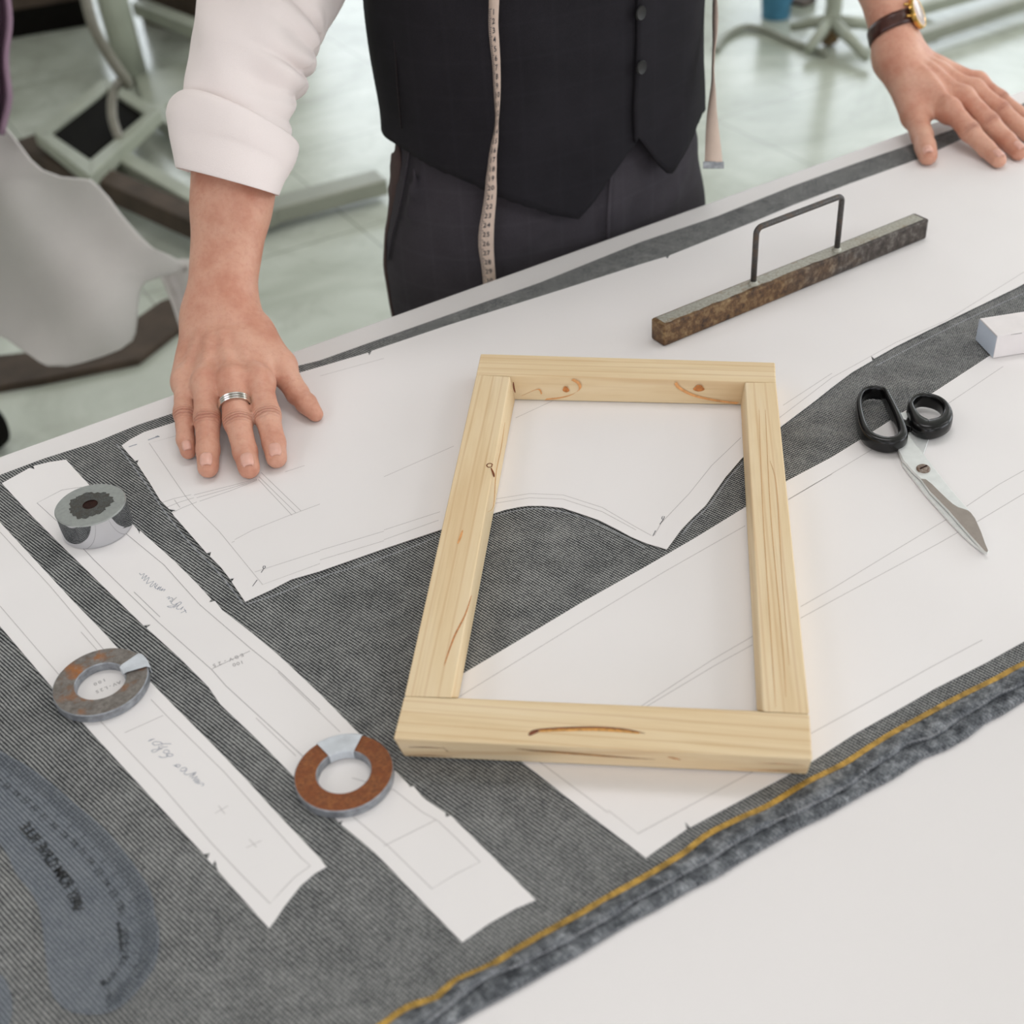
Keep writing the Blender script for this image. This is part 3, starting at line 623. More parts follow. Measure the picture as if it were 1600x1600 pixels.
# ------------------------------------------------------------------ chrome weight
h = .0225; c0 = Z(141, 788.5, PP+h); c0[2] = PP+.0002; r = .0268; ri = .0058
wt = lathe('round_weight', [(ri, h), (ri, .002), (r-.001, .0), (r, .001), (r, h-.0008), (r-.0008, h), (ri, h)], c0, [BRUSH, CHROME, RUSTH], None, 96, midx=[2, 1, 1, 1, 0, 0])
tag(wt, 'squat chrome round weight with a rusty centre hole on the long paper strip', 'weight')
vs, fs = [], []; n = 90; rr = np.random.RandomState(5)
for i in range(n):
    a = 2*math.pi*i/n; q = .0162*(1+.06*math.sin(3*a+.5)+.04*math.sin(7*a+1)+.04*math.sin(19*a)+.08*(rr.rand()-.5))
    vs += [(c0[0]+ri*math.cos(a), c0[1]+ri*math.sin(a), c0[2]+h+.0001), (c0[0]+q*1.0*math.cos(a), c0[1]+q*math.sin(a), c0[2]+h+.0001)]
for i in range(n): j = (i+1) % n; fs.append([2*i, 2*i+1, 2*j+1, 2*j])
mesh('grease_stain', vs, fs, GREASE, wt)
disc = [(c0[0]+(ri+.0003)*math.cos(a), c0[1]+(ri+.0003)*math.sin(a)) for a in np.linspace(0, 2*math.pi, 24, endpoint=False)]
prism('rust_plug', disc, c0[2]+h-.004, c0[2]+h-.0008, RUSTH, wt)
# ------------------------------------------------------------------ steel rings
def steel_ring(px, py, wpx, inner, label, top, h=.0065):
    c = Z(px, py, PP+h); dep = (c-CAM)@_fw; R = wpx/2*dep/F_PX; ri = R*inner; c[2] = PP+.0002
    o = lathe('steel_ring', [(ri, 0), (ri, h-.0006), (ri+.0006, h), (R-.0006, h), (R, h-.0006), (R, .0004), (R-.0004, 0), (ri, 0)], c, [top, RINGEDGE], None, 96, midx=[1, 1, 0, 1, 1, 1, 1])
    tag(o, label, 'ring weight', 'flat ring weights'); return o, c, R, ri, h
o, c, R, ri, h = steel_ring(157, 1064, 148, .53, 'mottled grey steel ring spotted with rust holding down the left paper strip', RUST1)
def ring_tape(o, c, R, ri, h, a0, a1, over=.0006, n=12, name='tape_wrap'):
    rows = []
    prof = [(ri-over, .0008), (ri-over, h*.5), (ri-over, h+over*.3), (ri+.001, h+over), (R-.001, h+over), (R+over, h-.0004), (R+over, .0008)]
    for i in range(n+1):
        a = math.radians(a0+(a1-a0)*i/n); rows.append([(c[0]+q*math.cos(a), c[1]+q*math.sin(a), c[2]+z) for q, z in prof])
    return grid(name, rows, TAPEW, o, solid=.0003, smooth=False)
ring_tape(o, c, R, ri, h, 17, 46, .0012)
o, c, R, ri, h = steel_ring(537, 1206, 156, .54, 'rust-brown steel ring with pale tape wrapped round its far side', RUST2)
ring_tape(o, c, R, ri, h, 70, 127, .0006)
# ------------------------------------------------------------------ iron bar with handle
bh = .021; zt = PP+.0009+bh+.0003; zb_ = PP+.0012
q = [Z(*p, zt) for p in ((1038, 510), (1452, 342), (1431, 331.5), (1017, 499.5))]
ax = (q[1]-q[0]); ax /= np.linalg.norm(ax); pr = np.array([-ax[1], ax[0], 0]); cen = (q[0]+q[1])/2; ln = np.linalg.norm(q[1]-q[0]); wd = (q[3]-q[0])@pr; print('BAR', ln, wd)
wd = .019; cc = cen+pr*wd/2; ang = math.atan2(ax[1], ax[0])
bar = thing('iron_bar_weight', (cc[0], cc[1], zb_), 'rusty square iron bar weight with thin wire handle on the far paper', 'bar weight')
def m_bar():
    N = NT('rusty_bar_side'); v = N.coord(); f = N.noise(v, 120, 6, .7); g = N.noise(v, 420, 4, .7); big = N.noise(v, 40, 3)
    u = N.n('ShaderNodeVectorMath', {0: v, 1: tuple(map(float, ax))}, operation='DOT_PRODUCT').outputs['Value']; u0 = float(cc@ax)
    t = N.math('ADD', N.math('MULTIPLY', N.math('SUBTRACT', u, u0-.02), 7.0), N.math('SUBTRACT', big, .2))
    gold = N.ramp(f, [(.34, lin((56, 38, 28))), (.5, lin((104, 76, 48))), (.68, lin((150, 124, 88)))]); grey = N.ramp(f, [(.36, lin((46, 38, 34))), (.52, lin((76, 68, 62))), (.7, lin((128, 122, 116)))])
    col = N.mix(gold, grey, N.ramp(t, [(.2, (0, 0, 0)), (.9, (1, 1, 1))])); col = N.mix(col, lin((42, 28, 22)), N.ramp(g, [(.55, (0, 0, 0)), (.8, (.7, .7, .7))]))
    N.bump(g, .5, .0008); return N.out(col, .5, .1, .4)
RUST3 = m_bar()
b = box('bar', (cc[0], cc[1], zb_+bh/2), (ln, wd, bh), RUST3, bar, ang, .0018)
tp = [cc+ax*sx*(ln/2-.004+.0)+pr*sy*(wd/2-.0022) for sx, sy in ((-1, -1), (1, -1), (1, 1), (-1, 1))]
nn = 60; e0 = []; e1_ = []
for i in range(nn+1):
    t = i/nn; base = tp[0]*(1-t)+tp[1]*t; e0.append(base+pr*(.0008+.0018*rr.rand()*(1 if t < .6 else .2)))
    e1_.append(tp[3]*(1-t)+tp[2]*t)
prism('worn_top_face', [tuple(p[:2]) for p in e0]+[tuple(p[:2]) for p in e1_[::-1]], zb_+bh-.0004, zb_+bh+.00012, BARTOP, bar)
def barpt(px, py):
    p = Z(px, py, zb_+bh); u = (p-cc)@ax; return cc+ax*u+np.array([0, 0, zb_+bh-cc[2]])
ha, hb = barpt(1176.5, 443), barpt(1308, 391); hz = .0565; ha[2] = hb[2] = zb_+bh-.001
rr_ = .006; pth = [ha, ha+[0, 0, hz-rr_]]
for k in range(1, 6):
    a = math.pi/2*k/5; pth.append(ha+np.array([0, 0, hz-rr_+rr_*math.sin(a)])+ax*rr_*(1-math.cos(a)))
pth += [pth[-1]*(1-t)+(hb-ax*rr_+[0, 0, hz])*t for t in (.25, .5, .75, 1)]
for k in range(1, 6):
    a = math.pi/2*k/5; pth.append(hb+np.array([0, 0, hz-rr_+rr_*math.cos(a)])-ax*rr_*(1-math.sin(a)))
pth.append(hb)
tube('handle', pth, .0028, m_rust((96, 94, 92), (88, 70, 56), (58, 54, 52), .55, 160, .5, .42, 'dark_steel_rod'), bar, 14)
for pt in (ha, hb): lathe('weld', [(0, 0), (.0048, 0), (.004, .0016), (.0027, .003), (0, .003)], (pt[0], pt[1], zb_+bh), BARTOP, bar, 20)
# ------------------------------------------------------------------ white block
bh2 = .022; zt = PP+bh2+.0004
A, B_ = Z(1531, 497, zt), Z(1558.5, 525, zt); u = (B_-A); w2 = np.linalg.norm(u); u /= w2; v = Z(1640, 482, zt)-A; v -= u*(v@u); v /= np.linalg.norm(v)
pts = [A, B_, B_+v*.12, A+v*.12]
WB = thing('white_box', tuple(pts[0][:2])+(PP+.0003,), 'small white box with pale blue end on the paper behind the scissors', 'box')
prism('box_body', [tuple(p[:2]) for p in pts], PP+.0003, zt, plain('white_card', (236, 230, 228), .6, var=.02), WB, bevel=.0007)
ee = [A+v*(-.0003), B_+v*(-.0003)]
mesh('end_face', [(ee[0][0], ee[0][1], zt-.0009), (ee[1][0], ee[1][1], zt-.0009), (ee[1][0], ee[1][1], PP+.001), (ee[0][0], ee[0][1], PP+.001)], [[0, 1, 2, 3]], plain('pale_blue_card', (206, 216, 230), .6, var=.02), WB)
nrm = u*.0003
mesh('printed_mark', [tuple(B_+nrm+v*a+[0, 0, z]) for a, z in ((.012, -.0005), (.022, -.0004), (.022, -.0011), (.012, -.0009))]+[tuple(B_+nrm+v*a+[0, 0, z]) for a, z in ((.03, -.0005), (.04, -.0004), (.04, -.0011), (.03, -.0009))], [[0, 1, 2, 3], [4, 5, 6, 7]], GRAPH, WB)
# ------------------------------------------------------------------ scissors
s6 = lambda *p: sc_(p, 1320, 590, .1125); s7 = lambda *p: sc_(p, 1380, 680, .11875)
sz = PP+.0004
sci = thing('scissors', tuple(Z(1443, 733, sz)), 'closed black-handled tailor shears with steel blades on the paper', 'scissors')
def plate(name, pts, za, zb, mat, par=sci, bevel=.0004): return prism(name, [tuple(Z(x, y, zb)[:2]) for x, y in pts], za, zb, mat, par, bevel=bevel)
lowb = s7((340, 0), (395, 0))
plate('blade', s6((905, 640), (960, 610), (1060, 720), (1180, 812), (1150, 900), (1098, 1060), (1020, 1000))+s7((560, 420), (1150, 1250), (1350, 1530), (1338, 1543), (1200, 1440), (1050, 1310), (850, 1100), (550, 765), (255, 385), (255, 345), (215, 250), (190, 170), (330, 100)), sz, sz+.0022, STEELB)
plate('blade', s6((815, 660), (860, 720), (900, 810))+s7((400, 80), (550, 270), (750, 530), (900, 720), (1040, 880), (1130, 990), (1210, 1090), (1290, 1270), (1345, 1420), (1388, 1515), (1372, 1545), (1340, 1525), (1100, 1260), (860, 985), (620, 740), (500, 570), (380, 460), (265, 325), (225, 240), (185, 160), (240, 120), (285, 50)), sz+.0026, sz+.0052, STEELB)
plate('blade_bevel', s7((500, 572), (560, 578), (640, 640), (740, 740), (850, 845), (920, 905), (985, 945), (1050, 965), (1110, 985), (1150, 1015), (1210, 1095), (1290, 1275), (1343, 1425), (1382, 1515), (1370, 1538), (1340, 1520), (1100, 1255), (860, 980), (620, 735)), sz+.0050, sz+.00535, BEVEL, bevel=.0001)
pc = Z(1442.5, 733, sz+.0052)
scr = lathe('pivot_screw', [(0, 0), (.0052, 0), (.0052, .0008), (.0045, .0016), (0, .0019)], pc, SCREW, sci, 32)
box('screw_slot', (pc[0], pc[1], pc[2]+.0018), (.0068, .0011, .0008), RUSTH, scr, .5)
def loop(name, cl, rad_w, hh, zmid, lean=0):
    P = smooth_pts([Z(x, y, zmid) for x, y in cl], 6, closed=True); n = len(P); rows = []
    for i in range(n):
        d = P[(i+1) % n]-P[i-1]; d /= np.linalg.norm(d); s = np.array([d[1], -d[0], 0]); w = rad_w[int(i*len(rad_w)/n) % len(rad_w)] if isinstance(rad_w, list) else rad_w
        if isinstance(rad_w, list):
            f = i*len(rad_w)/n; k = int(f); w = rad_w[k % len(rad_w)]*(1-(f-k))+rad_w[(k+1) % len(rad_w)]*(f-k)
        ring = []
        for k in range(16):
            a = 2*math.pi*k/16; ca_, sa_ = math.cos(a), math.sin(a)
            ex = math.copysign(abs(ca_)**.6, ca_)*w; ez = math.copysign(abs(sa_)**.6, sa_)*hh/2
            ring.append(tuple(P[i]+s*ex+np.array([0, 0, ez])))
        rows.append(ring)
    rows.append(rows[0]); o = fixn(grid(name, rows, BLACKP, sci, closed=True)); return o
loop('handle', s6((205, 330), (240, 255), (330, 208), (450, 205), (545, 235), (600, 330), (670, 470), (740, 620), (790, 760), (795, 850), (730, 910), (600, 935), (460, 910), (330, 840), (250, 720), (205, 560), (190, 430)), [.0022, .0022, .0022, .0024, .0024, .0026, .003, .0034, .0038, .0042, .0044, .0046, .0044, .004, .0034, .0028, .0024], .0125, sz+.0078)
loop('handle', s6((905, 440), (955, 350), (1060, 310), (1200, 325), (1320, 375), (1400, 460), (1420, 560), (1370, 650), (1260, 700), (1140, 720), (1040, 670), (960, 580)), [.0026, .0024, .0022, .0022, .0024, .003, .0042, .0058, .0072, .0078, .007, .004], .0130, sz+.0080)
plate('thumb_stop', s6((740, 440), (770, 480), (860, 480), (880, 540), (860, 580), (800, 570), (745, 500)), sz+.002, sz+.008, STEELB, bevel=.0012)
plate('handle_neck', s6((800, 575), (960, 570), (1000, 660), (920, 690), (850, 660), (800, 640)), sz+.001, sz+.007, BLACKP, bevel=.001)
# ------------------------------------------------------------------ clear curve ruler
RUL = NT('smoky_clear_plastic'); RUL.out(lin((138, 148, 162)), .25, 0, .4, Alpha=.2); RULM = RUL.m
r1 = lambda *p: sc_(p, 0, 1150, .16875); r2 = lambda *p: sc_(p, 0, 1350, .15625)
outer = [(-60, 1122)]+r1((0, 130), (230, 260), (470, 430), (700, 630), (960, 850), (1100, 1010), (1250, 1200), (1400, 1450))+r2((1540, 480), (1590, 650), (1580, 850), (1545, 1000), (1450, 1150), (1300, 1330), (1150, 1440), (1000, 1490), (850, 1490), (700, 1465), (590, 1390), (510, 1270), (470, 1050), (440, 800), (420, 600), (390, 450), (330, 320), (250, 200), (150, 80))+r1((0, 990))+[(-60, 1262)]
op = smooth_pts(outer, 3)
zr = CL+.0002; rt_ = .0014
rul = prism('curve_ruler', [tuple(Z(x, y, zr+rt_)[:2]) for x, y in op], zr, zr+rt_, RULM)
tag(rul, 'large clear curve ruler with edge ticks lying on the cloth at lower left', 'ruler')
small = smooth_pts([(-60, 1495)]+r2((0, 1100), (60, 1170), (105, 1290), (120, 1430), (95, 1550))+[(2, 1606), (-60, 1620)], 3)
r2o = prism('curve_ruler', [tuple(Z(x, y, zr+rt_)[:2]) for x, y in small], zr, zr+rt_, RULM)
tag(r2o, 'tip of a second clear ruler peeking in at the bottom left corner', 'ruler')
RINK = plain('black_ruler_ink', (34, 38, 42), .6, var=0)
edge = resample(smooth_pts([(-40, 1136)]+r1((0, 130), (230, 260), (470, 430), (700, 630), (960, 850), (1100, 1010), (1250, 1200), (1400, 1450))+r2((1540, 480), (1590, 650), (1580, 850), (1545, 1000), (1450, 1150), (1300, 1330), (1150, 1440), (1000, 1490)), 6), 400)
E3 = [Z(x, y, zr+rt_+.0001) for x, y in edge]; dd = [0]
for a, b in zip(E3, E3[1:]): dd.append(dd[-1]+np.linalg.norm(b-a))
vs, fs = [], []; vd, fd = [], []; t = .002; k = 0
nums = '40393837363534333231302928272625242322212019181716151413121110'
while t < dd[-1]-.003:
    j = np.searchsorted(dd, t); p = E3[j]; d = E3[min(j+2, 399)]-E3[max(j-2, 0)]; d /= np.linalg.norm(d); s = np.array([d[1], -d[0], 0])
    Ln = .0135 if k % 5 == 0 else .0095
    ribbon_v([p+s*.0012, p+s*Ln], .0005, zr+rt_+.0001, vs, fs)
    if k % 4 == 2:
        q = p+s*.0175; i0 = (k//4*2) % len(nums)
        for m_, off in ((0, -.0016), (1, .0016)): put_glyph(nums[(i0+m_) % len(nums)], q+d*off+np.array([0, 0, .0002]), d, -s*(-1), .0050, vd, fd)
    t += .0026; k += 1
mesh('edge_ticks', vs, fs, RINK, rul); mesh('scale_numbers', vd, fd, RINK, rul)
tp_ = resample(smooth_pts(r1((725, 1590), (690, 1490), (640, 1385), (540, 1240), (430, 1085), (330, 950), (235, 835)), 6), 21)
vs, fs = [], []; txt = 'VARY FORM CURVE RULE'; n = len(txt)
tp_ = resample(tp_, n)
for i, ch in enumerate(txt):
    if ch == ' ': continue
    a = Z(*tp_[max(i-1, 0)], zr+rt_); b = Z(*tp_[min(i+1, n-1)], zr+rt_); ex = (b-a)/np.linalg.norm(b-a); ey = np.array([ex[1], -ex[0], 0])
    put_glyph(ch, Z(*tp_[i], zr+rt_)+np.array([0, 0, .0002]), ex, ey, .0088, vs, fs)
mesh('lettering', vs, fs, plain('black_lettering', (22, 22, 22), .6, var=0), rul)
lines('printed_line', [r2((1180, 580), (1200, 700), (1215, 870))], .0016, zr+rt_+.0001, RINK, rul)
# ------------------------------------------------------------------ the man behind the table
C0 = np.array([.066, 1.352]); ta = math.radians(30)
ea = np.array([math.cos(ta), math.sin(ta), 0]); nf = np.array([math.sin(ta), -math.cos(ta), 0]); ez = np.array([0, 0, 1.])
man = thing('person', (C0[0], C0[1], 0), 'man in charcoal waistcoat and white shirt leaning on the table with both hands', 'person')
def lean(z): return nf*max(0, z-1.12)*.12
def tsurf(th, z, a, b, p=2.3):
    c, s = math.cos(th), math.sin(th); k = (abs(c)**p+abs(s)**p)**(-1/p)
    return np.array([C0[0], C0[1], z])+lean(z)+ea*a*c*k+nf*b*s*k
def hit(px, py, a, b):
    """point where the sight line meets the upright elliptical trunk"""
    d = ray(px, py); o = CAM-np.array([C0[0], C0[1], 0]); 
    dx, dy = (d@ea)/a, (d@nf)/b; ox, oy = (o@ea)/a, (o@nf)/b
    A_ = dx*dx+dy*dy; B_ = 2*(dx*ox+dy*oy); C_ = ox*ox+oy*oy-1; q = B_*B_-4*A_*C_
    t = (-B_-math.sqrt(max(q, 0)))/(2*A_); return CAM+d*t
# trousers
HA, HB = .186, .122
def f_trou(P):
    L = np.stack([(P[..., 0]-C0[0])*ea[0]+(P[..., 1]-C0[1])*ea[1], (P[..., 0]-C0[0])*nf[0]+(P[..., 1]-C0[1])*nf[1], P[..., 2]], -1).astype(np.float32)
    Q = L.copy(); Q[..., 1] *= HA/HB
    zz = Q[..., 2]; r = np.sqrt((Q[..., 0]-.007*np.clip((1.0-zz)/.08, 0, 1))**2+Q[..., 1]**2)-(HA+.006*np.clip((.90-zz)/.1, 0, 1)-.020*np.clip((zz-.93)/.07, 0, 1))
    d = np.maximum(r, np.maximum(zz-1.06, .80-zz)*.9)
    for s in (-1, 1):
        S = 1.0
        leg = cap(L, (s*.093+(.009 if s > 0 else 0), -.004, .84), (s*.100, .012, .50), .101, .074); leg = smin(leg, cap(L, (s*.098, .012, .50), (s*.102, -.02, .075), .070, .058), .03)
        d = smin(d, leg, .035 if s < 0 else .02)
    for pts, rad in FOLDS:
        for a, b in zip(pts, pts[1:]): d = smin(d, cap(P, a, b, rad, rad), .012)
    return np.maximum(d, .055-L[..., 2])
def fold(pts, rad, off=-.004): return ([hit(x, y, HA+off, HB+off) for x, y in pts], rad)
FOLDS = [fold([(640, 414), (680, 410), (720, 395), (790, 365), (838, 342)], .004), fold([(700, 425), (760, 410), (830, 378)], .004), fold([(645, 440), (690, 434), (730, 425)], .0035),
         fold([(1062, 262), (1048, 300), (1030, 336)], .006), fold([(952, 285), (950, 330), (950, 368)], .0045), fold([(985, 265), (968, 320), (962, 362)], .004),
         fold([(650, 255), (645, 300), (640, 335)], .003), fold([(860, 350), (820, 375), (770, 388)], .003)]
v, f = surfnet(f_trou, (C0[0]-.27, C0[1]-.24, .05), (C0[0]+.27, C0[1]+.24, 1.09), .0055)
tr_ = mesh('trousers', v, f.tolist(), TROU, man, True)
from mathutils.bvhtree import BVHTree
bvh = BVHTree.FromPolygons([tuple(map(float, q)) for q in v], f.tolist())
def strip3(name, pxs, w, mat, par, a=HA, b=HB, off=.003):
    P = []; vs, fs = [], []
    for x, y in smooth_pts(pxs, 5):
        for q in range(60):
            loc = bvh.ray_cast(Vector(CAM), Vector(ray(x+q, y)).normalized())[0] if bvh else Vector(hit(x, y, a+off, b+off))
            if loc is not None: break
        if loc is not None: P.append(np.array(loc)*(1-off)+CAM*off if bvh else np.array(loc))
    for i, p in enumerate(P):
        d = P[min(i+1, len(P)-1)]-P[max(i-1, 0)]; d /= np.linalg.norm(d); n = p-np.array([C0[0], C0[1], p[2]]); n /= np.linalg.norm(n); s = np.cross(d, n); ww = w[i*len(w)//len(P)] if isinstance(w, list) else w
        vs += [tuple(p+s*ww/2), tuple(p-s*ww/2)]
    for i in range(len(P)-1): fs.append([2*i, 2*i+1, 2*i+3, 2*i+2])
    o = mesh(name, vs, fs, mat, par, True); m = o.modifiers.new('s', 'SOLIDIFY'); m.thickness = .0015; return o
strip3('side_pocket', [(620, 222), (620, 250), (613, 305), (604, 360), (602, 430), (600, 500)], [.026, .027, .025, .019, .012, .009, .008, .008, .007, .007], TROUB, tr_)
strip3('pocket_welt', [(640, 235), (634, 275), (625, 320), (614, 365), (607, 405)], .004, TROU, tr_, off=.005)
strip3('fly_seam', [(955, 262), (952, 300), (950, 340), (949, 375)], .004, TROU, tr_, off=.005)
bvh = None
# shoes
for s in (-1, 1):
    b = np.array([C0[0], C0[1], 0])+ea*s*.102
    def f_sh(P, b=b):
        d = cap(P, b-nf*.05+ez*.05, b+nf*.02+ez*.05, .045, .045); d = smin(d, cap(P, b+nf*.02+ez*.045, b+nf*.17+ez*.036, .044, .036, ez, 1.2), .03); return np.maximum(d, .006-P[..., 2])
    lo = np.minimum(b-.25, b+.25)
    v, f = surfnet(f_sh, (b[0]-.26, b[1]-.26, 0), (b[0]+.26, b[1]+.26, .12), .009); mesh('shoe', v, f.tolist(), BLACKP, man, True)
# shirt body, shoulders
VA, VB = .177, .125
shR = np.array([C0[0], C0[1], 1.43])-ea*.185+lean(1.43); shL = np.array([C0[0], C0[1], 1.43])+ea*.185+lean(1.43)
neck = np.array([C0[0], C0[1], 1.50])+lean(1.5); headc = neck+nf*.05+ez*.155
def f_torso(P):
    Cx = np.array([C0[0], C0[1], 0]); z = P[..., 2]; ln_ = np.clip(z-1.12, 0, 1)*.12
    L0 = (P[..., 0]-C0[0]-ln_*nf[0])*ea[0]+(P[..., 1]-C0[1]-ln_*nf[1])*ea[1]; L1 = ((P[..., 0]-C0[0]-ln_*nf[0])*nf[0]+(P[..., 1]-C0[1]-ln_*nf[1])*nf[1])*1.5
    R = .160+.02*np.clip((z-1.1)/.2, 0, 1); d = np.maximum(np.sqrt(L0**2+L1**2)-R, np.maximum(z-1.40, 1.0-z))
    d = smin(d, cap(P, shR, shL, .065, .065), .06); d = smin(d, cap(P, neck-ez*.07, neck, .085, .065), .04); return d
v, f = surfnet(f_torso, (C0[0]-.34, C0[1]-.34, .98), (C0[0]+.36, C0[1]+.3, 1.56), .010)
mesh('shirt', v, f.tolist(), SHIRT, man, True)
# waistcoat
hem = [(520, 140), (573, 150), (597, 196), (642, 240), (690, 267), (744, 292), (790, 313), (825, 325), (865, 338), (902, 345), (925, 318), (951, 280), (975, 250), (1000, 217), (1022, 250), (1044, 276), (1062, 247), (1081, 211), (1097, 175), (1130, 110), (1200, 100)]
hx = [h_[0] for h_ in hem]; hy = [h_[1] for h_ in hem]
def widths(z):
    t = min(max((z-.98)/.2, 0), 1); q = min(max((1.02-z)/.10, 0), 1); return VA+.003*t+.006*q, VB+.006*t+.008*q
def hemz(th, off, off2=None):
    s = math.sin(th)
    if s < .2 and off2 is None:
        tq = min(max((.2-s)/.3, 0), 1); q = tq*tq*(3-2*tq); th0 = math.asin(.21); th0 = th0 if math.cos(th) > 0 else math.pi-th0
        return hemz(th0, off, 1)*(1-q)+1.0*q
    zz = np.linspace(1.12, .86, 140); last = 1.12
    for z in zz:
        a, b = widths(z); x, y = proj(tsurf(th, z, a+off, b+off))
        if y > np.interp(x, hx, hy): break
        last = z
    return last
def panel(name, ths, off, mat, par):
    rows = []; cols = []
    for th in ths:
        zb2 = hemz(th, off); col = []
        fc = math.sin(th); ph_ = math.acos(max(-1, min(1, fc))); zt_ = 1.40-.19*max(0, 1-ph_/.55) if fc > .3 else (1.40 if fc < -.3 else 1.33)
        if .3 <= abs(fc) < .62: zt_ = 1.33+.07*(abs(fc)-.3)/.32
        for i in range(46):
            t = i/45; z = zt_-(zt_-zb2)*t; a, b = widths(z); wv = .0012*math.sin(z*38+th*3)+.001*math.sin(th*11+z*9)
            col.append(tuple(tsurf(th, z, a+off+wv, b+off+wv)))
        cols.append(col)
    o = grid(name, cols, mat, par); m = o.modifiers.new('s', 'SOLIDIFY'); m.thickness = .0035; m.offset = 0; return o
# placket angle: where the front edge of the overlapping panel runs
def th_at(px, py):
    best = min(np.linspace(math.pi*.25, math.pi*.95, 400), key=lambda th: min(abs(proj(tsurf(th, z, VA, VB))[0]-px)+abs(proj(tsurf(th, z, VA, VB))[1]-py) for z in np.linspace(.9, 1.2, 31)))
    return best
thp = th_at(985, 120); print('placket', math.degrees(thp))
ths1 = np.linspace(thp-.05, math.pi*1.5, 120); ths2 = np.linspace(-math.pi*.5, thp, 110)
vest = panel('waistcoat', ths1, 0, VEST, man)
panel('front_panel', ths2, .0045, VEST, vest)
for sg in (1, -1):   # shoulder straps of the waistcoat
    rows = []
    base = np.array([C0[0], C0[1], 0])+lean(1.43)
    cps = [tsurf(math.pi/2-sg*.80, 1.37, VA+.008, VB+.01), base+ea*sg*.105+nf*.085+ez*1.45, base+ea*sg*.100+nf*.03+ez*1.503, base+ea*sg*.100-nf*.03+ez*1.503, base+ea*sg*.105-nf*.085+ez*1.45, tsurf(-math.pi/2+sg*.80, 1.37, VA+.008, VB+.01)]
    for p in smooth_pts(cps, 6): rows.append([tuple(p+ea*sg*q-ez*abs(q)*.25) for q in (-.035, -.015, .01, .035)])
    o = grid('shoulder_strap', rows, VEST, vest); m = o.modifiers.new('s', 'SOLIDIFY'); m.thickness = .004
a_, b_ = VA+.0105, VB+.0135
for px, py in ((994, 20), (995, 105), (993, -60)):
    p = hit(px+6, py, a_, b_); n = p-np.array([C0[0], C0[1], p[2]]); n /= np.linalg.norm(n)
    bt = lathe('button', [(0, 0), (.0065, 0), (.007, .0014), (.0062, .0026), (.004, .0018), (0, .0018)], tuple(p), plain('dark_grey_button', (40, 40, 39), .5, 0, .3) if 'dark_grey_button' not in bpy.data.materials else bpy.data.materials['dark_grey_button'], vest, 20, axis=tuple(n))
strip3('seam', [(610, 10), (618, 70), (622, 130), (628, 200)], .0012, VESTB, vest, VA+.003, VB+.003, .0005)
# ---------------- arms
def handprims(W, mcp, fing, rads, thumb, trad, elbow, wid, upn, fr_, wr_):
    """returns sdf"""
    lat = mcp['idx']-mcp['pinky']; lat /= np.linalg.norm(lat)
    wp, wi = W-lat*wid*.5, W+lat*wid*.5
    fa_ = elbow-W; fa_ /= np.linalg.norm(fa_)
    def f(P):
        # forearm: two merging bones plus muscle
        d = cap(P, wp, elbow-lat*.006, wr_, fr_); d = smin(d, cap(P, wi, elbow+lat*.006, wr_, fr_), .02)
        d = smin(d, cap(P, W+fa_*.10, elbow, fr_*.8, fr_*1.0), .02)
        names = ['pinky', 'ring', 'mid', 'idx']; palm = None
        for i, nme in enumerate(names):
            s = W+lat*(i-1.5)/1.5*wid*.55-upn*.004; q = cap(P, s, mcp[nme]-upn*.006, .0165, .0125 if nme != 'pinky' else .0115)
            palm = q if palm is None else smin(palm, q, .012)
        for a, b in (('pinky', 'ring'), ('ring', 'mid'), ('mid', 'idx')): palm = smin(palm, cap(P, (mcp[a]+W)/2-upn*.01, (mcp[b]+W)/2-upn*.01, .014, .014), .012)
        # thumb mount and web
        palm = smin(palm, cap(P, W+lat*wid*.4-upn*.006, thumb[1], .019, trad[1]*1.05), .016)
        palm = smin(palm, cap(P, thumb[1]-upn*.002, mcp['idx']*.55+W*.45-upn*.006, .0085, .0115), .012)
        palm = smin(palm, cap(P, thumb[0], mcp['idx']*.7+W*.3-upn*.006, .013, .012), .014)
        palm = smin(palm, cap(P, W-lat*(wid*.5+.009)-upn*.010, mcp['pinky']-lat*.0060-upn*.011-(mcp['pinky']-W)*.12, .0150, .0130), .012)
        d = smin(d, palm, .022)
        # knuckles and tendons
        for nme in names:
            d = smin(d, cap(P, mcp[nme]-upn*.0005, mcp[nme]+upn*.001, .0105 if nme != 'pinky' else .0085, .0095), .008)
            d = smin(d, cap(P, mcp[nme]+upn*.0055, W*.55+mcp[nme]*.45+upn*.0095, .0028, .0022), .008)
        d = smin(d, cap(P, wp+fa_*.004+upn*.008-lat*.002, wp+fa_*.012+upn*.007, .0085, .009), .010)
        allf = None
        for nme in names:
            J = [mcp[nme]]+fing[nme]; R = rads[nme]; q = cap(P, J[0], J[1], R[0], R[1])
            q = smin(q, cap(P, J[1], J[2], R[1]*.97, R[2]), .003); q = smin(q, cap(P, J[2], J[3], R[2], R[3]), .003)
            q = smin(q, cap(P, J[1]-(J[1]-J[0])*.06, J[1]+(J[2]-J[1])*.06, R[1]*1.03, R[1]*1.03), .003)
            allf = q if allf is None else np.minimum(allf, q)
        J = thumb; q = cap(P, J[0], J[1], trad[0], trad[1]); q = smin(q, cap(P, J[1], J[2], trad[1], trad[2]), .004); q = smin(q, cap(P, J[2], J[3], trad[2], trad[3]), .004)
        q = smin(q, cap(P, J[2]*.5+J[3]*.5, J[2]*.1+J[3]*.9, trad[2]*.98, trad[3]*1.02), .004)
        allf = smin(allf, q, .001)
        d = smin(d, allf, .0075)
        return d
    return f
zc = PP+.0009
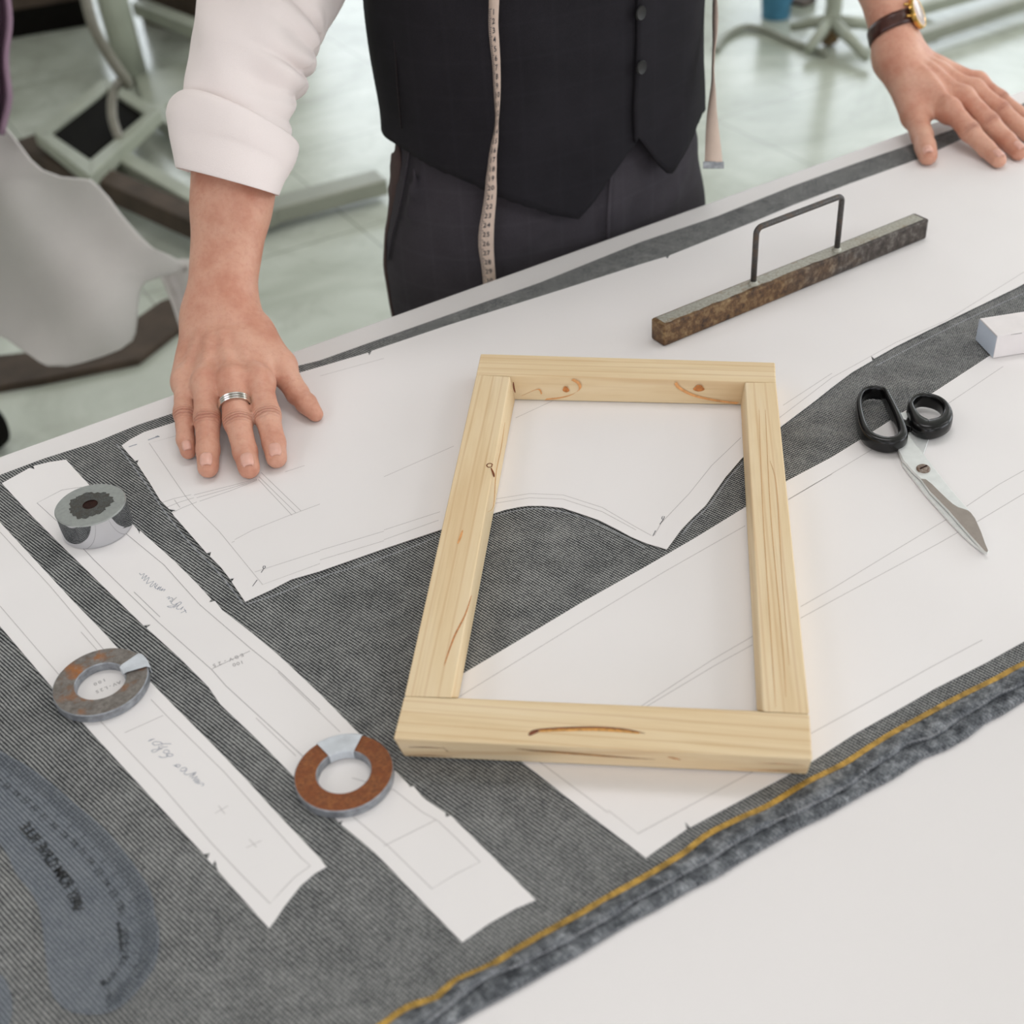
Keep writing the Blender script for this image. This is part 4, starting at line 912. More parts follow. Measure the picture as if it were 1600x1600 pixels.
def HP(lst): return [Z(a, b, zc+c) for a, b, c in lst]
# his right hand (left in the picture)
WR = Z(343, 488, zc+.052)
R_ = {k: HP(v) for k, v in dict(pinky=[(290, 596, .027), (288, 645, .020), (290, 687, .0115), (294, 705, .0082)], ring=[(322, 596, .036), (324, 655, .0225), (325, 703, .0122), (325, 730, .0088)],
      mid=[(362, 594, .038), (371, 657, .0235), (383, 706, .0125), (389, 731, .0090)], idx=[(404, 594, .034), (417, 648, .0225), (428, 692, .012), (432, 715, .0088)]).items()}
RT = HP([(400, 520, .040), (437, 572, .024), (465, 615, .0125), (494, 648, .0062)])
ER = D(389, 70, 1.158); EC = D(430, -8, 1.172)
rads = dict(pinky=(.0098, .0086, .0074, .0066), ring=(.0112, .0106, .0094, .0086), mid=(.0118, .0112, .0098, .0088), idx=(.0114, .0108, .0095, .0086))
upR = np.array([0, -.25, .97])
fR = handprims(WR, {k: v[0] for k, v in R_.items()}, {k: v[1:] for k, v in R_.items()}, rads, RT, (.0150, .0125, .0096, .0058), ER, .022, upR, .0365, .0190)
# his left hand (right in the picture)
WL = Z(1405, 84, zc+.068)
L_ = {k: HP(v) for k, v in dict(idx=[(1484, 170, .036), (1515, 205, .022), (1541, 232, .012), (1560, 250, .0086)], mid=[(1506, 152, .038), (1545, 192, .0235), (1573, 220, .0122), (1592, 238, .0086)],
      ring=[(1522, 140, .036), (1562, 172, .022), (1591, 197, .0118), (1608, 211, .0086)], pinky=[(1528, 128, .031), (1562, 153, .020), (1590, 174, .0112), (1604, 185, .0078)]).items()}
LT = HP([(1412, 128, .045), (1430, 180, .026), (1441, 213, .0155), (1450, 244, .0098)])
EL = D(1338, -215, 1.52)
upL = np.array([0.05, -.2, .97])
fL = handprims(WL, {k: v[0] for k, v in L_.items()}, {k: v[1:] for k, v in L_.items()}, rads, LT, (.0155, .0140, .0118, .0096), EL, .024, upL, .036, .0200)
print('fore', np.linalg.norm(WR-ER), np.linalg.norm(WL-EL), 'upper', np.linalg.norm(shR-ER), np.linalg.norm(shL-EL), ER, EL, shR, shL, 'meta', [np.linalg.norm(R_[k][0]-WR) for k in R_])
def bounds(pts, m):
    A = np.array(pts); return A.min(0)-m, A.max(0)+m
HV, HF = [], []; nb = 0
def addsurf(v, f):
    global nb
    HV.append(v); HF.append(f+nb); nb += len(v)
for fn, pts in ((fR, [WR, ER]+sum(R_.values(), [])+RT), (fL, [WL, EL]+sum(L_.values(), [])+LT)):
    lo, hi = bounds(pts, .034); hi[2] += .02; addsurf(*surfnet(fn, lo, hi, .0021))
# head, neck, chest and hidden upper arms
fx, fy = nf, ea
def f_head(P):
    d = ell(P, headc+ez*.02-nf*.015, (.078, .092, .105), np.stack([ea, nf, ez], 1)); d = smin(d, cap(P, headc-ez*.035+nf*.03, headc-ez*.075+nf*.055, .052, .026), .03)
    d = smin(d, cap(P, neck-ez*.10, headc-ez*.05-nf*.02, .058, .053), .02)
    d = smin(d, cap(P, headc+nf*.083+ez*.012, headc+nf*.103-ez*.030, .007, .012), .010)
    d = smin(d, cap(P, headc+nf*.078+ez*.028-ea*.035, headc+nf*.078+ez*.028+ea*.035, .009, .009), .012)
    for s in (-1, 1):
        e_ = headc+nf*.083+ea*s*.031+ez*.008; d = -smin(-d, ell(P, e_+nf*.012, (.015, .015, .011)), .008)
        d = smin(d, cap(P, headc+ea*s*.078-nf*.01+ez*.02, headc+ea*s*.080-nf*.012-ez*.02, .009, .006), .006)
        d = smin(d, cap(P, headc+nf*.062+ea*s*.048-ez*.02, headc+nf*.062+ea*s*.045-ez*.03, .016, .014), .015)
    d = smin(d, cap(P, headc+nf*.091-ez*.050-ea*.018, headc+nf*.091-ez*.050+ea*.018, .0065, .0065), .005)
    d = smin(d, cap(P, headc+nf*.089-ez*.060-ea*.015, headc+nf*.089-ez*.060+ea*.015, .0065, .0065), .004)
    return d
lo, hi = bounds([headc-ez*.0], .15); lo[2] = neck[2]-.13; addsurf(*surfnet(f_head, lo, hi, .0045))
def f_core(P):
    d = cap(P, (C0[0], C0[1], 1.05), neck-ez*.13, .09, .10); d = smin(d, cap(P, shR, shL, .045, .045), .05)
    d = smin(d, cap(P, shR, EC, .034, .019), .02); d = smin(d, cap(P, EC, ER, .019, .026), .01); d = smin(d, cap(P, shL, EL+(shL-EL)*.12, .036, .026), .02); return d
lo, hi = bounds([shR, shL, ER, EL, neck, np.array([C0[0], C0[1], 1.05])], .12); addsurf(*surfnet(f_core, lo, hi, .012))
body = mesh('body', np.concatenate(HV), np.concatenate(HF).tolist(), SKIN, man, True)
jts = []
for H in (R_, L_):
    for k, J in H.items(): dd_ = (J[2]-J[0])/np.linalg.norm(J[2]-J[0]); jts.append((J[1]+np.array([0, 0, rads[k][1]*.8])+dd_*.0065, dd_))
skin_creases(jts)
# hair and eyes
def f_hair(P):
    d = ell(P, headc+ez*.028-nf*.022, (.085, .096, .108), np.stack([ea, nf, ez], 1)); cut = ((P-(headc+nf*.055+ez*.055))@(nf*.75-ez*.66).astype(np.float32)); cut2 = (headc[2]-.05)-P[..., 2]
    return np.maximum(np.maximum(d, cut), cut2)
lo, hi = bounds([headc], .14); v, f = surfnet(f_hair, lo, hi, .005); mesh('hair', v, f.tolist(), plain('dark_brown_hair', (52, 38, 30), .6, var=.2, scale=120), man, True)
for s in (-1, 1):
    e_ = headc+nf*.0735+ea*s*.031+ez*.008; eo = lathe('eye', [(0, -.012), (.0085, -.0085), (.012, 0), (.0085, .0085), (0, .012)], tuple(e_), plain('eye_white', (230, 225, 220), .2) if 'eye_white' not in bpy.data.materials else bpy.data.materials['eye_white'], man, 20, axis=tuple(nf))
    lathe('iris', [(0, .0126), (.0055, .0118), (.0058, .0112), (0, .0112)], tuple(e_), plain('brown_iris', (70, 48, 30), .2) if 'brown_iris' not in bpy.data.materials else bpy.data.materials['brown_iris'], eo, 16, axis=tuple(nf))
# fingernails
def nail(dip, tip, r, up_, wsc=1.0, back=1.05, fwd=.55):
    d = tip-dip; d /= np.linalg.norm(d); u = up_-d*(up_@d); u /= np.linalg.norm(u); s = np.cross(d, u); rows = []
    L0, L1 = -r*back, r*fwd
    for i in range(9):
        t = i/8; x = L0+(L1-L0)*t; row = []
        for k in range(11):
            q = (k/10-.5)*2; w = (1-.25*(abs(2*t-1)**4)); ang_ = q*math.radians(38)*wsc*w
            rr2 = r*1.035 if t < .9 else r*1.02
            cap_ = math.sqrt(max(0, 1-(max(0, x)/(r*1.06))**2)); rad = rr2*cap_+.0004-.0012*abs(q)**4-.0012*max(0, 1-t*4)**2
            row.append(tuple(tip+d*x+u*rad*math.cos(ang_)+s*rad*math.sin(ang_)))
        rows.append(row)
    o = grid('fingernail', rows, NAIL, body); m = o.modifiers.new('s', 'SOLIDIFY'); m.thickness = .0006; m.offset = 0
for H in (R_, L_):
    for k, J in H.items(): nail(J[2], J[3], rads[k][3], np.array([0, 0.0, 1.]))
nail(LT[2], LT[3], .0098, np.array([-.25, -.2, 1.])); 
# ---------------- sleeves
def sleeve(path, rad, seg, nst, foldf, name, mat, par, ups):
    """path, rad splined; foldf(t, angle) extra radius"""
    P = smooth_pts(path, nst); Rr = smooth_pts([(r if not np.isscalar(r) else (r, r)) for r in rad], nst); n = len(P); rows = []
    for i in range(n):
        d = P[min(i+1, n-1)]-P[max(i-1, 0)]; d /= np.linalg.norm(d); u = np.array(ups, float); u -= d*(u@d); u /= np.linalg.norm(u); s = np.cross(d, u); row = []
        for k in range(seg):
            a = 2*math.pi*k/seg; e_ = foldf(i/(n-1), a); row.append(tuple(P[i]+s*(Rr[i][0]+e_)*math.cos(a)+u*(Rr[i][1]+e_)*math.sin(a)))
        rows.append(row)
    return rows
vdir = -_fw
pp = [(369, 212, 1.140), (371, 165, 1.143), (382, 110, 1.147), (394, 67, 1.15), (407, 30, 1.16), (423, 0, 1.17), (458, -60, 1.19)]
wpx = [156, 165, 180, 190, 196, 196, 186]
path = [D(x, y, d) for x, y, d in pp]+[D(394, 40, 1.165)*.42+shR*.58, shR]
radS = [(w/2*d/F_PX, w/2*d/F_PX*.84) for w, (_, _, d) in zip(wpx, pp)]+[(.066, .062), (.070, .066)]
rs = np.random.RandomState(11); ph = rs.rand(12)*6.28
def foldR(t, a):
    # creases bunch on the inner elbow (picture right) and fade round the sleeve
    m = max(0, math.cos(a))**1.3; tt = t*8.0
    k = .5+.5*math.sin(2*math.pi*tt*1.15+1.3*math.sin(a*1.5+.4)+.8*math.sin(tt*1.7+ph[0])); k = k**.7
    fade = math.exp(-((t-.27)/.26)**2)
    w = .0085*m*(k-.5)*fade
    w += .0020*math.sin(a*3+tt*1.1+ph[1])*(.4+.6*fade)+.0014*math.sin(a*5-tt*2.3+ph[2])+.0016*math.sin(tt*4.2+2.2*math.cos(a)+ph[3])*(.3+.7*max(0, math.cos(a-.5)))
    return w
SHIRTS = thing_sl = None
glassw = NT('watch_crystal'); glassw.out((1, 1, 1), .03, 0, .5, Transmission_Weight=1.0, IOR=1.3); glassw = glassw.m
slR = grid('sleeve', sleeve(path, radS, 128, 16, foldR, 's', SHIRT, man, vdir), SHIRT, man, closed=True)
# turned-up cuff: outer wall, rolled lip and inside wall
cu = [D(355.5, 283, 1.128), D(357, 262, 1.130), D(359, 240, 1.134), D(361.5, 214, 1.137), D(362.5, 198, 1.139), D(364, 190, 1.140)]
cr_ = [78, 84, 92, 99, 98, 88]
def cfold(t, a): return .0014*math.sin(2*a+1)+.0012*math.sin(5*a+t*3)*t+.0022*math.exp(-((t-.8)/.2)**2)*math.sin(a*4+1)
axis_r = (cu[0]-cu[-1]); axis_r /= np.linalg.norm(axis_r)
rows = sleeve(cu, [(q*1.135/F_PX, q*1.135/F_PX*.86) for q in cr_], 128, 5, cfold, 'c', SHIRT, man, vdir)
def shift(rows):   # shear the cuff so that its hems slope down to the picture's right
    out = []
    for j, r in enumerate(rows):  # slanted hems
        kk = .30*max(0, 1-j/(len(rows)*.7))
        c = np.mean(r, 0); q = []
        for p in r:
            p = np.array(p); l = (p-c)@_rt; q.append(tuple(p-_up*l*.235+_up*((p-c)@_fw)*kk))
        out.append(q)
    return out
rows = shift(rows); inner = []
c_in = np.mean(rows[0], 0)
for f_, up_ in ((.985, -.0008), (.94, .0), (.90, .004), (.86, .02), (.84, .05)):
    inner.append([tuple(c_in+(np.array(p)-c_in)*f_-axis_r*up_) for p in rows[0]])
topin = []; ct = np.mean(rows[-1], 0)
for f_, dn_ in ((.93, .001), (.86, .004), (.80, .012)): topin.append([tuple(ct+(np.array(p)-ct)*f_+axis_r*dn_) for p in rows[-1]])
grid('cuff', inner[::-1]+rows+topin, SHIRT, slR, closed=True)
# left sleeve, pushed up above the frame
pl = [D(1350, -110, 1.50), D(1344, -170, 1.52), EL+ez*.0, EL*.7+shL*.3, EL*.4+shL*.6, shL]
def foldL(t, a): return .0025*math.sin(a*3+t*20)+.003*math.sin(t*40+math.cos(a)*2)*math.exp(-((t-.35)/.25)**2)
slL = grid('sleeve', sleeve(pl, [(.050, .047), (.054, .05), (.058, .055), (.060, .057), (.064, .06), (.07, .066)], 96, 12, foldL, 's', SHIRT, man, vdir), SHIRT, man, closed=True)
pl2 = [D(1352, -78, 1.49), D(1349, -105, 1.50), D(1346, -150, 1.51)]
rw = sleeve(pl2, [(.056, .052), (.060, .056), (.060, .056)], 96, 5, lambda t, a: .001*math.sin(3*a), 'c', SHIRT, man, vdir)
cL = np.mean(rw[0], 0); cT = np.mean(rw[-1], 0)
grid('cuff', [[tuple(cL+(np.array(p)-cL)*.82+ez*.02) for p in rw[0]], [tuple(cL+(np.array(p)-cL)*.95) for p in rw[0]]]+rw+[[tuple(cT+(np.array(p)-cT)*.85) for p in rw[-1]]], SHIRT, slL, closed=True)
# collar
lathe('collar', [(.066, 0), (.068, .035), (.062, .045), (.058, .035), (.058, 0), (.066, 0)], tuple(neck-ez*.045), SHIRT, man, 48, axis=tuple(ez+nf*.25))
# ---------------- finger ring: three joined silver bands on the middle finger
A_, B_2 = R_['mid'][0], R_['mid'][1]; rc = A_+(B_2-A_)*.62; ad = (B_2-A_)/np.linalg.norm(B_2-A_); fr2 = .0131
rg = thing('finger_ring', tuple(rc), 'silver triple-band ring on the middle finger of the hand at left', 'ring')
for k in (-1, 0, 1): lathe('band', [(fr2-.0006, -.0009), (fr2+.0003, -.0009), (fr2+.0011, 0), (fr2+.0003, .0009), (fr2-.0006, .0009), (fr2-.0006, -.0009)], tuple(rc+ad*k*.0023), SILVER, rg, 48, axis=tuple(ad))
# ---------------- wristwatch on the left arm
fa2 = (EL-WL)/np.linalg.norm(EL-WL); wc = WL+fa2*.030; side = _rt-fa2*(_rt@fa2); side /= np.linalg.norm(side); vv = np.cross(fa2, side)
wa = thing('wristwatch', tuple(wc), 'gold wristwatch on a dark brown leather strap round the wrist at top right', 'watch')
def f_strap(dv):
    rows = []
    for k in range(72):
        a = 2*math.pi*k/72; c_, s_ = math.cos(a), math.sin(a); row = []
        for h_, q in ((-.0085, 0), (-.0085, .0022), (-.004, .0027), (.004, .0027), (.0085, .0022), (.0085, 0)):
            # march outwards to the skin
            row.append((a, h_, q))
        rows.append(row)
    return rows
def skin_r(a, h_):
    dirv = side*math.cos(a)+vv*math.sin(a); o = wc+fa2*h_; ts = np.linspace(.008, .07, 90).astype(np.float32); P = (o+dirv*ts[:, None]).astype(np.float32); dval = fL(P); i = np.argmax(dval > 0); return ts[i]
rr3 = [[skin_r(2*math.pi*k/72, h_) for h_ in (-.0085, 0, .0085)] for k in range(72)]
rows = []
for k in range(73):
    a = 2*math.pi*(k % 72)/72; R3 = max(rr3[k % 72]); row = []
    tilt = .0
    for h_, q in ((-.0085, -.0004), (-.0085, .0018), (-.004, .0024), (.004, .0024), (.0085, .0018), (.0085, -.0004)):
        row.append(tuple(wc+fa2*(h_+.006*math.cos(a))+(side*math.cos(a)+vv*math.sin(a))*(R3+q)))
    rows.append(row)
grid('strap', rows, LEATH, wa)
ks = [k for k in range(72)]
pdir = side*math.cos(math.radians(WROT))+vv*math.sin(math.radians(WROT))
R3 = max(skin_r(math.radians(WROT), 0), .02); cp = wc+pdir*(R3+.0015)+fa2*.006
lathe('case', [(0, 0), (.0165, 0), (.0185, .0015), (.0185, .0045), (.0170, .0062), (.0158, .0062), (.0155, .0054)], tuple(cp), GOLDM, wa, 64, axis=tuple(pdir))
lathe('dial', [(0, .0052), (.0158, .0052), (.0158, .0056), (0, .0056)], tuple(cp), plain('pale_pink_dial', (226, 208, 200), .25), wa, 64, axis=tuple(pdir))
lathe('crystal', [(0, .0066), (.012, .0065), (.0156, .0058), (.0156, .0054), (0, .0054)], tuple(cp), glassw, wa, 48, axis=tuple(pdir))
cax = np.cross(pdir, fa2); 
for sg in (1, -1):
    for q in (-.007, .007): tube('lug', [cp+fa2*0+cax*sg*.016+fa2*q+pdir*.002, cp+cax*sg*.0225+fa2*q-pdir*.002], .0014, GOLDM, wa, 10)
lathe('crown', [(0, 0), (.0028, 0), (.0028, .003), (0, .003)], tuple(cp+fa2*.0185+pdir*.003), GOLDM, wa, 20, axis=tuple(fa2))
# ---------------- measuring tape round the neck
def tape_pts(lst, dep_fn):
    L3, R3_ = [], []
    for x, y, w in lst:
        c = dep_fn(x, y); dpt = (c-CAM)@_fw; half = w/2*dpt/F_PX; tw = math.sqrt(max(0, .0095**2-min(half, .0095)**2)); sg = 1
        L3.append(c-_rt*half-_fw*0+(_fw*tw*-.0)); R3_.append(c+_rt*half+_fw*-tw*.9)
    return L3, R3_
left = [(772, -110, 16), (771.5, -50, 16), (772, 0, 16), (771, 40, 15), (773, 70, 14), (775.5, 100, 12), (776.5, 130, 11), (777, 155, 9), (777, 178, 6), (776, 195, 5), (774.5, 212, 8), (772.5, 228, 11), (770, 245, 12), (769, 262, 14), (767.5, 280, 16), (767, 297, 18), (765.5, 315, 19.5), (763, 335, 21), (760.5, 355, 23), (759.5, 375, 24), (760, 392, 23), (762, 410, 21), (764, 430, 20), (765, 450, 20), (764, 480, 20), (764, 520, 20)]
lp = smooth_pts(left, 4)
def dfn(x, y):
    p = hit(x, min(y, 330), VA+.016, VB+.016); 
    if y > 330: q = hit(x, 330, VA+.016, VB+.016); return Y(x, y, q[1]+.0)
    return p
Lr, Rr2 = tape_pts([tuple(p) for p in lp], dfn)
tpm = thing('measuring_tape', tuple((Lr[10]+Rr2[10])/2), 'cream measuring tape with black numbers hanging from the neck down both sides', 'measuring tape')
top1 = (Lr[0]+Rr2[0])/2
def over(a, b):  # over the shoulder and round the back of the neck
    return smooth_pts([a, a*.5+(neck-ea*.085+nf*.095-ez*.10)*.5, neck-ea*.085+nf*.06-ez*.02, neck-ea*.07-nf*.05+ez*.005, neck-nf*.085+ez*.01, neck+ea*.07-nf*.05+ez*.005, neck+ea*.085+nf*.06-ez*.02, b*.5+(neck+ea*.085+nf*.095-ez*.10)*.5, b], 10)
rows = [[tuple(a), tuple((a+b)/2+_fw*-.0004), tuple(b)] for a, b in zip(Lr, Rr2)]
front = grid('tape_band', rows, TAPEM, tpm, solid=.0005)
right = [(1118, -110, 8), (1117, -50, 7), (1116, 0, 5), (1116.5, 30, 7), (1116, 60, 5), (1114, 85, 2.5), (1113, 110, 2), (1113, 128, 3), (1112.5, 150, 8), (1111.5, 175, 13), (1112, 200, 18), (1113, 222, 22), (1114, 240, 25), (1114.5, 254, 27)]
dR = (hit(1098, 60, VA, VB)-CAM)@_fw-.03
Lq, Rq = tape_pts([tuple(p) for p in smooth_pts(right, 4)], lambda x, y: D(x, y, dR+ .0003*(y-0)*(-_up[2]/1.0)*0))
Lq = [p for p in Lq]
rows = [[tuple(a), tuple((a+b)/2+_fw*-.0004), tuple(b)] for a, b in zip(Lq, Rq)]
grid('tape_band', rows, TAPEM, tpm, solid=.0005)
ov = over(top1, (Lq[0]+Rq[0])/2); rows = []
for i, p in enumerate(ov):
    d = ov[min(i+1, len(ov)-1)]-ov[max(i-1, 0)]; d /= np.linalg.norm(d); n = p-np.array([neck[0], neck[1], p[2]-.02]); n /= np.linalg.norm(n); s = np.cross(d, n); rows.append([tuple(p-s*.009), tuple(p+s*.009)])
grid('tape_band', rows, TAPEM, tpm, solid=.0005)
mt = (Lq[-1]+Rq[-1])/2; box('metal_tip', tuple(mt-_up*.003), (.0215, .0018, .007), RINGEDGE, tpm, 0, R=Matrix(((_rt[0], _fw[0], _up[0]), (_rt[1], _fw[1], _up[1]), (_rt[2], _fw[2], _up[2]))))
vs, fs = [], []; vt, ft = [], []
nn_ = len(Lr); ys = [p[1] for p in lp]
def at(y, f):
    i = np.interp(y, ys, range(nn_)); k = int(i); t = i-k; k2 = min(k+1, nn_-1); a = Lr[k]*(1-t)+Lr[k2]*t; b = Rr2[k]*(1-t)+Rr2[k2]*t; return a*(1-f)+b*f
num = 1
yv = 22
while yv < 500:
    c_ = at(yv, .5)-_fw*.0016; ex = (at(yv, 1)-at(yv, 0)); w_ = np.linalg.norm(ex); ex /= w_; dn2 = at(yv+4, .5)-at(yv-4, .5); dn2 /= np.linalg.norm(dn2)
    put = str(num); s_ = .0072
    for i, ch in enumerate(put): put_glyph(ch, c_+ex*(i-(len(put)-1)/2)*.0042, ex, -dn2, s_, vs, fs)
    for q in range(5):
        y2 = yv-6+q*2.9; a = at(y2, 0)-_fw*.0008; b = at(y2, .2 if q else .3)-_fw*.0008; hgt = np.array(dn2)*.00035; k = len(vt)
        vt += [tuple(a-hgt), tuple(a+hgt), tuple(b+hgt), tuple(b-hgt)]; ft.append([k, k+1, k+2, k+3])
    yv += 14.4; num += 1
mesh('tape_numbers', vs, fs, INKD, tpm); mesh('tape_ticks', vt, ft, INKD, tpm)
# ------------------------------------------------------------------ workshop behind the table
def G(px, py, z=0.): return Z(px, py, z)
# machine stand (welded square tube), with treadle plate and cable
ms = thing('sewing_machine_stand', tuple(G(160, 210)), 'grey-green metal sewing machine stand with black foot pedal behind the table', 'machine stand')
def beam(name, a, b, w, hgt, z, mat, par):
    A = G(a[0], a[1], z+hgt); B = G(b[0], b[1], z+hgt); c = (A+B)/2; d = B-A
    return box(name, (c[0], c[1], z+hgt/2), (np.linalg.norm(d), w, hgt), mat, par, math.atan2(d[1], d[0]), .006)
pz = .13
def quad(name, pts, za, zb, mat, par, bevel=.004): return prism(name, [tuple(Z(x, y, zb)[:2]) for x, y in pts], za, zb, mat, par, bevel=bevel)
quad('pedal_plate', [(166, 136), (226, 175), (141, 248), (77, 207)], pz-.02, pz, BLK, ms)
for a, b, c_, d_ in (((160, 122), (168, 137), (74, 210), (52, 205)), ((52, 205), (77, 206), (142, 250), (140, 276)), ((140, 276), (141, 249), (228, 176), (250, 170)), ((250, 170), (225, 176), (165, 136), (162, 120))):
    quad('pedal_frame', [a, b, c_, d_], pz-.03, pz+.012, GREYL, ms)
beam('cross_bar', (140, 262), (330, 345), .07, .06, .05, BROWN, ms); beam('cross_bar', (185, 238), (345, 330), .05, .05, .06, GREYL, ms)
beam('cross_bar', (35, 215), (150, 272), .09, .06, .02, BROWN, ms)
beam('foot_rail', (405, 322), (596, 272), .09, .045, .02, GREYM, ms); beam('foot_rail', (300, 352), (420, 318), .09, .05, .02, GREYM, ms)
beam('foot_rail', (240, 165), (330, 232), .06, .05, .02, GREYL, ms)
# upright column
a = G(205, 130); tube('upright_post', [a+[0, .05, 0], a+[-.01, .05, .35], a+[-.05, .06, .75]], [(.05, .085), (.05, .085), (.05, .09)], GREYL, ms, 20)
beam('rear_rail', (215, 0), (330, 45), .06, .05, .10, GREYL, ms)
quad('pale_floor_patch', [(210, 118), (300, 96), (310, 150), (228, 172)], .01, .03, GREYL, ms)  # flat pale grey-green piece on the floor
sx = G(170, 110); box('work_surface', (sx[0]+.05, sx[1]-.12, .76), (1.1, .55, .03), GREYL, ms, .35, .005)
box('surface_bracket', (sx[0]-.02, sx[1]+.02, .735), (.35, .2, .03), GREYM, ms, .35)
# hose
hs = smooth_pts([D(128, -30, 3.55), D(146, 40, 3.6), D(172, 90, 3.68), D(196, 125, 3.75), D(200, 132, 3.85)], 8)
tube('cable_hose', hs, .016, HOSE, ms, 16)
hs = smooth_pts([D(186, 128, 3.85), D(176, 150, 3.8), D(176, 185, 3.75), D(187, 218, 3.7)], 8)
tube('cable_hose', hs, .014, HOSE, ms, 16)
# dark cabinet far left, brown panels
def box_ab(name, a, b, depth, hgt, mat, par=None, z=0, bevel=.005):
    A, B = G(*a, z), G(*b, z); d = B-A; L_ = np.linalg.norm(d); d /= L_; nn_ = np.array([-d[1], d[0], 0]); c = (A+B)/2+nn_*depth/2
    return box(name, (c[0], c[1], z+hgt/2), (L_, depth, hgt), mat, par, math.atan2(d[1], d[0]), bevel)
cab = thing('wooden_cabinet', tuple(G(60, 50)), 'dark brown wooden cabinet on a black plinth at the far left', 'cabinet')
box_ab('plinth', (-60, 74), (150, 38), .5, .10, BLK, cab); 
A, B = G(-60, 74), G(150, 38); d = (B-A)/np.linalg.norm(B-A); c = (A+B)/2+np.array([-d[1], d[0], 0])*.25
box('cabinet_body', (c[0], c[1], .40), (np.linalg.norm(B-A), .5, .6), BROWN, cab, math.atan2(d[1], d[0]), .005)
cr = thing('wooden_crate', tuple(G(265, 75)), 'brown wooden crate standing on the floor behind the white sleeve', 'crate')
box_ab('crate_body', (222, 36), (330, 68), .35, .3, BROWN, cr)
A, B = G(222, 36), G(330, 68); d = (B-A)/np.linalg.norm(B-A); c = (A+B)/2+np.array([-d[1], d[0], 0])*.175
box('crate_lid', (c[0], c[1], .31), (np.linalg.norm(B-A)+.03, .38, .02), BROWN, cr, math.atan2(d[1], d[0]), .003)
# grey-white cloth hanging at the left
rowspec = [(178, -70, -18), (192, -70, 3), (222, -70, 27), (250, -70, 48), (266, -70, 66), (277, -70, 96), (281, -70, 142), (292, -70, 155), (310, -70, 171), (332, -70, 187), (352, -70, 204), (372, -70, 222), (388, -70, 240), (400, -70, 268), (412, -70, 288), (422, -70, 292), (432, -70, 250), (440, -70, 227), (452, -70, 219), (480, -68, 215), (505, -30, 213), (520, -8, 211), (532, 14, 206), (545, 32, 188), (556, 48, 160), (566, 62, 128), (572, 74, 105)]
rows = []
for py, xl, xr in rowspec:
    r = []
    for k in range(41):
        s = k/40; px = xl+(xr-xl)*s
        dep = 2.02+.022*math.sin((px+py*.9)*.018)+.008*math.sin((px-py*.9)*.03+1)+.05*((px-100)/150)**2+.0003*(py-180)
        r.append(D(px, py, dep))
    rows.append(r)
dc = grid('draped_cloth', rows, CLOTHW, None, solid=.004)
tag(dc, 'pale grey-white cloth hanging in soft folds at the left behind the table', 'cloth')
rows = []
for py, xl, xr in ((405, 268, 320), (430, 250, 322), (445, 258, 322), (475, 270, 322), (505, 280, 322), (540, 290, 322)):
    rows.append([D(xl+(xr-xl)*k/12, py, 2.16+.02*math.sin(k*.5)) for k in range(13)])
grid('hanging_corner', rows, CLOTHW, dc, solid=.004)
rows = []
for py in range(-60, 215, 15):
    xr = 14+3*math.sin(py*.05)-(max(0, py-150)*.12); rows.append([D(-70+(xr+70)*k/24, py, 1.95+.03*math.sin(k*.7)+.05*(k/24-.5)**2) for k in range(25)])
tag(grid('purple_fabric', rows, PURP, None, solid=.006), 'strip of purple fabric hanging at the top left edge', 'fabric')
# what the two fabrics hang from, just outside the picture on the left
q = D(-70, 182, 2.03); sd = thing('side_table', (q[0]-.28, q[1]+.1, 0), 'small side table the pale grey cloth hangs from, beyond the left edge', 'table')
zt0 = q[2]-.004; tb = q
box('table_top', (q[0]-.32, q[1]-.20, zt0-.015), (.64, .5, .03), GREYL, sd, 0, .003)
for ax_ in (-.60, -.38):
    for ay_ in (-.40, .0): box('leg', (q[0]+ax_, q[1]+ay_, (zt0-.03)/2), (.04, .04, zt0-.03), GREYM, sd)
q = D(-60, -66, 1.96); px_, py_ = STAND
gs = thing('garment_stand', (px_, py_, 0), 'metal garment stand carrying the purple fabric, beyond the left edge', 'stand')
tube('pole', [(px_, py_, .02), (px_, py_, q[2]+.01)], .014, GREYM, gs, 14)
tube('arm', [(px_, py_, q[2]), (q[0]-.02, q[1]+.01, q[2]), (q[0]+.09, q[1]-.02, q[2])], .007, GREYM, gs, 12)
lathe('base', [(0, 0), (.15, 0), (.15, .015), (.02, .03), (0, .03)], (px_, py_, 0), GREYM, gs, 40)
# caster wheel lower left
p = G(-12, 700); cw = thing('caster_wheel', (p[0], p[1], 0), 'black rubber caster wheel on the floor at the left edge', 'wheel')
lathe('tyre', [(.018, -.022), (.045, -.024), (.058, -.014), (.06, 0), (.058, .014), (.045, .024), (.018, .022), (.018, -.022)], (p[0], p[1], .06), BLK, cw, 40, axis=(.5, .86, 0))
lathe('hub', [(0, -.02), (.018, -.02), (.018, .02), (0, .02)], (p[0], p[1], .06), GREYM, cw, 24, axis=(.5, .86, 0))
quadb = [(-60, 612), (60, 592), (215, 560), (292, 500), (300, 455), (250, 470), (180, 520), (60, 548), (-60, 560)]  # flat dark prism standing in for the shade under the hanging cloth
tag(prism('floor_shade', [tuple(Z(x, y, .02)[:2]) for x, y in quadb], .0, .02, BROWN, None, bevel=.003), 'dark brown board painted as shade on the floor below the hanging pale cloth', 'patch')
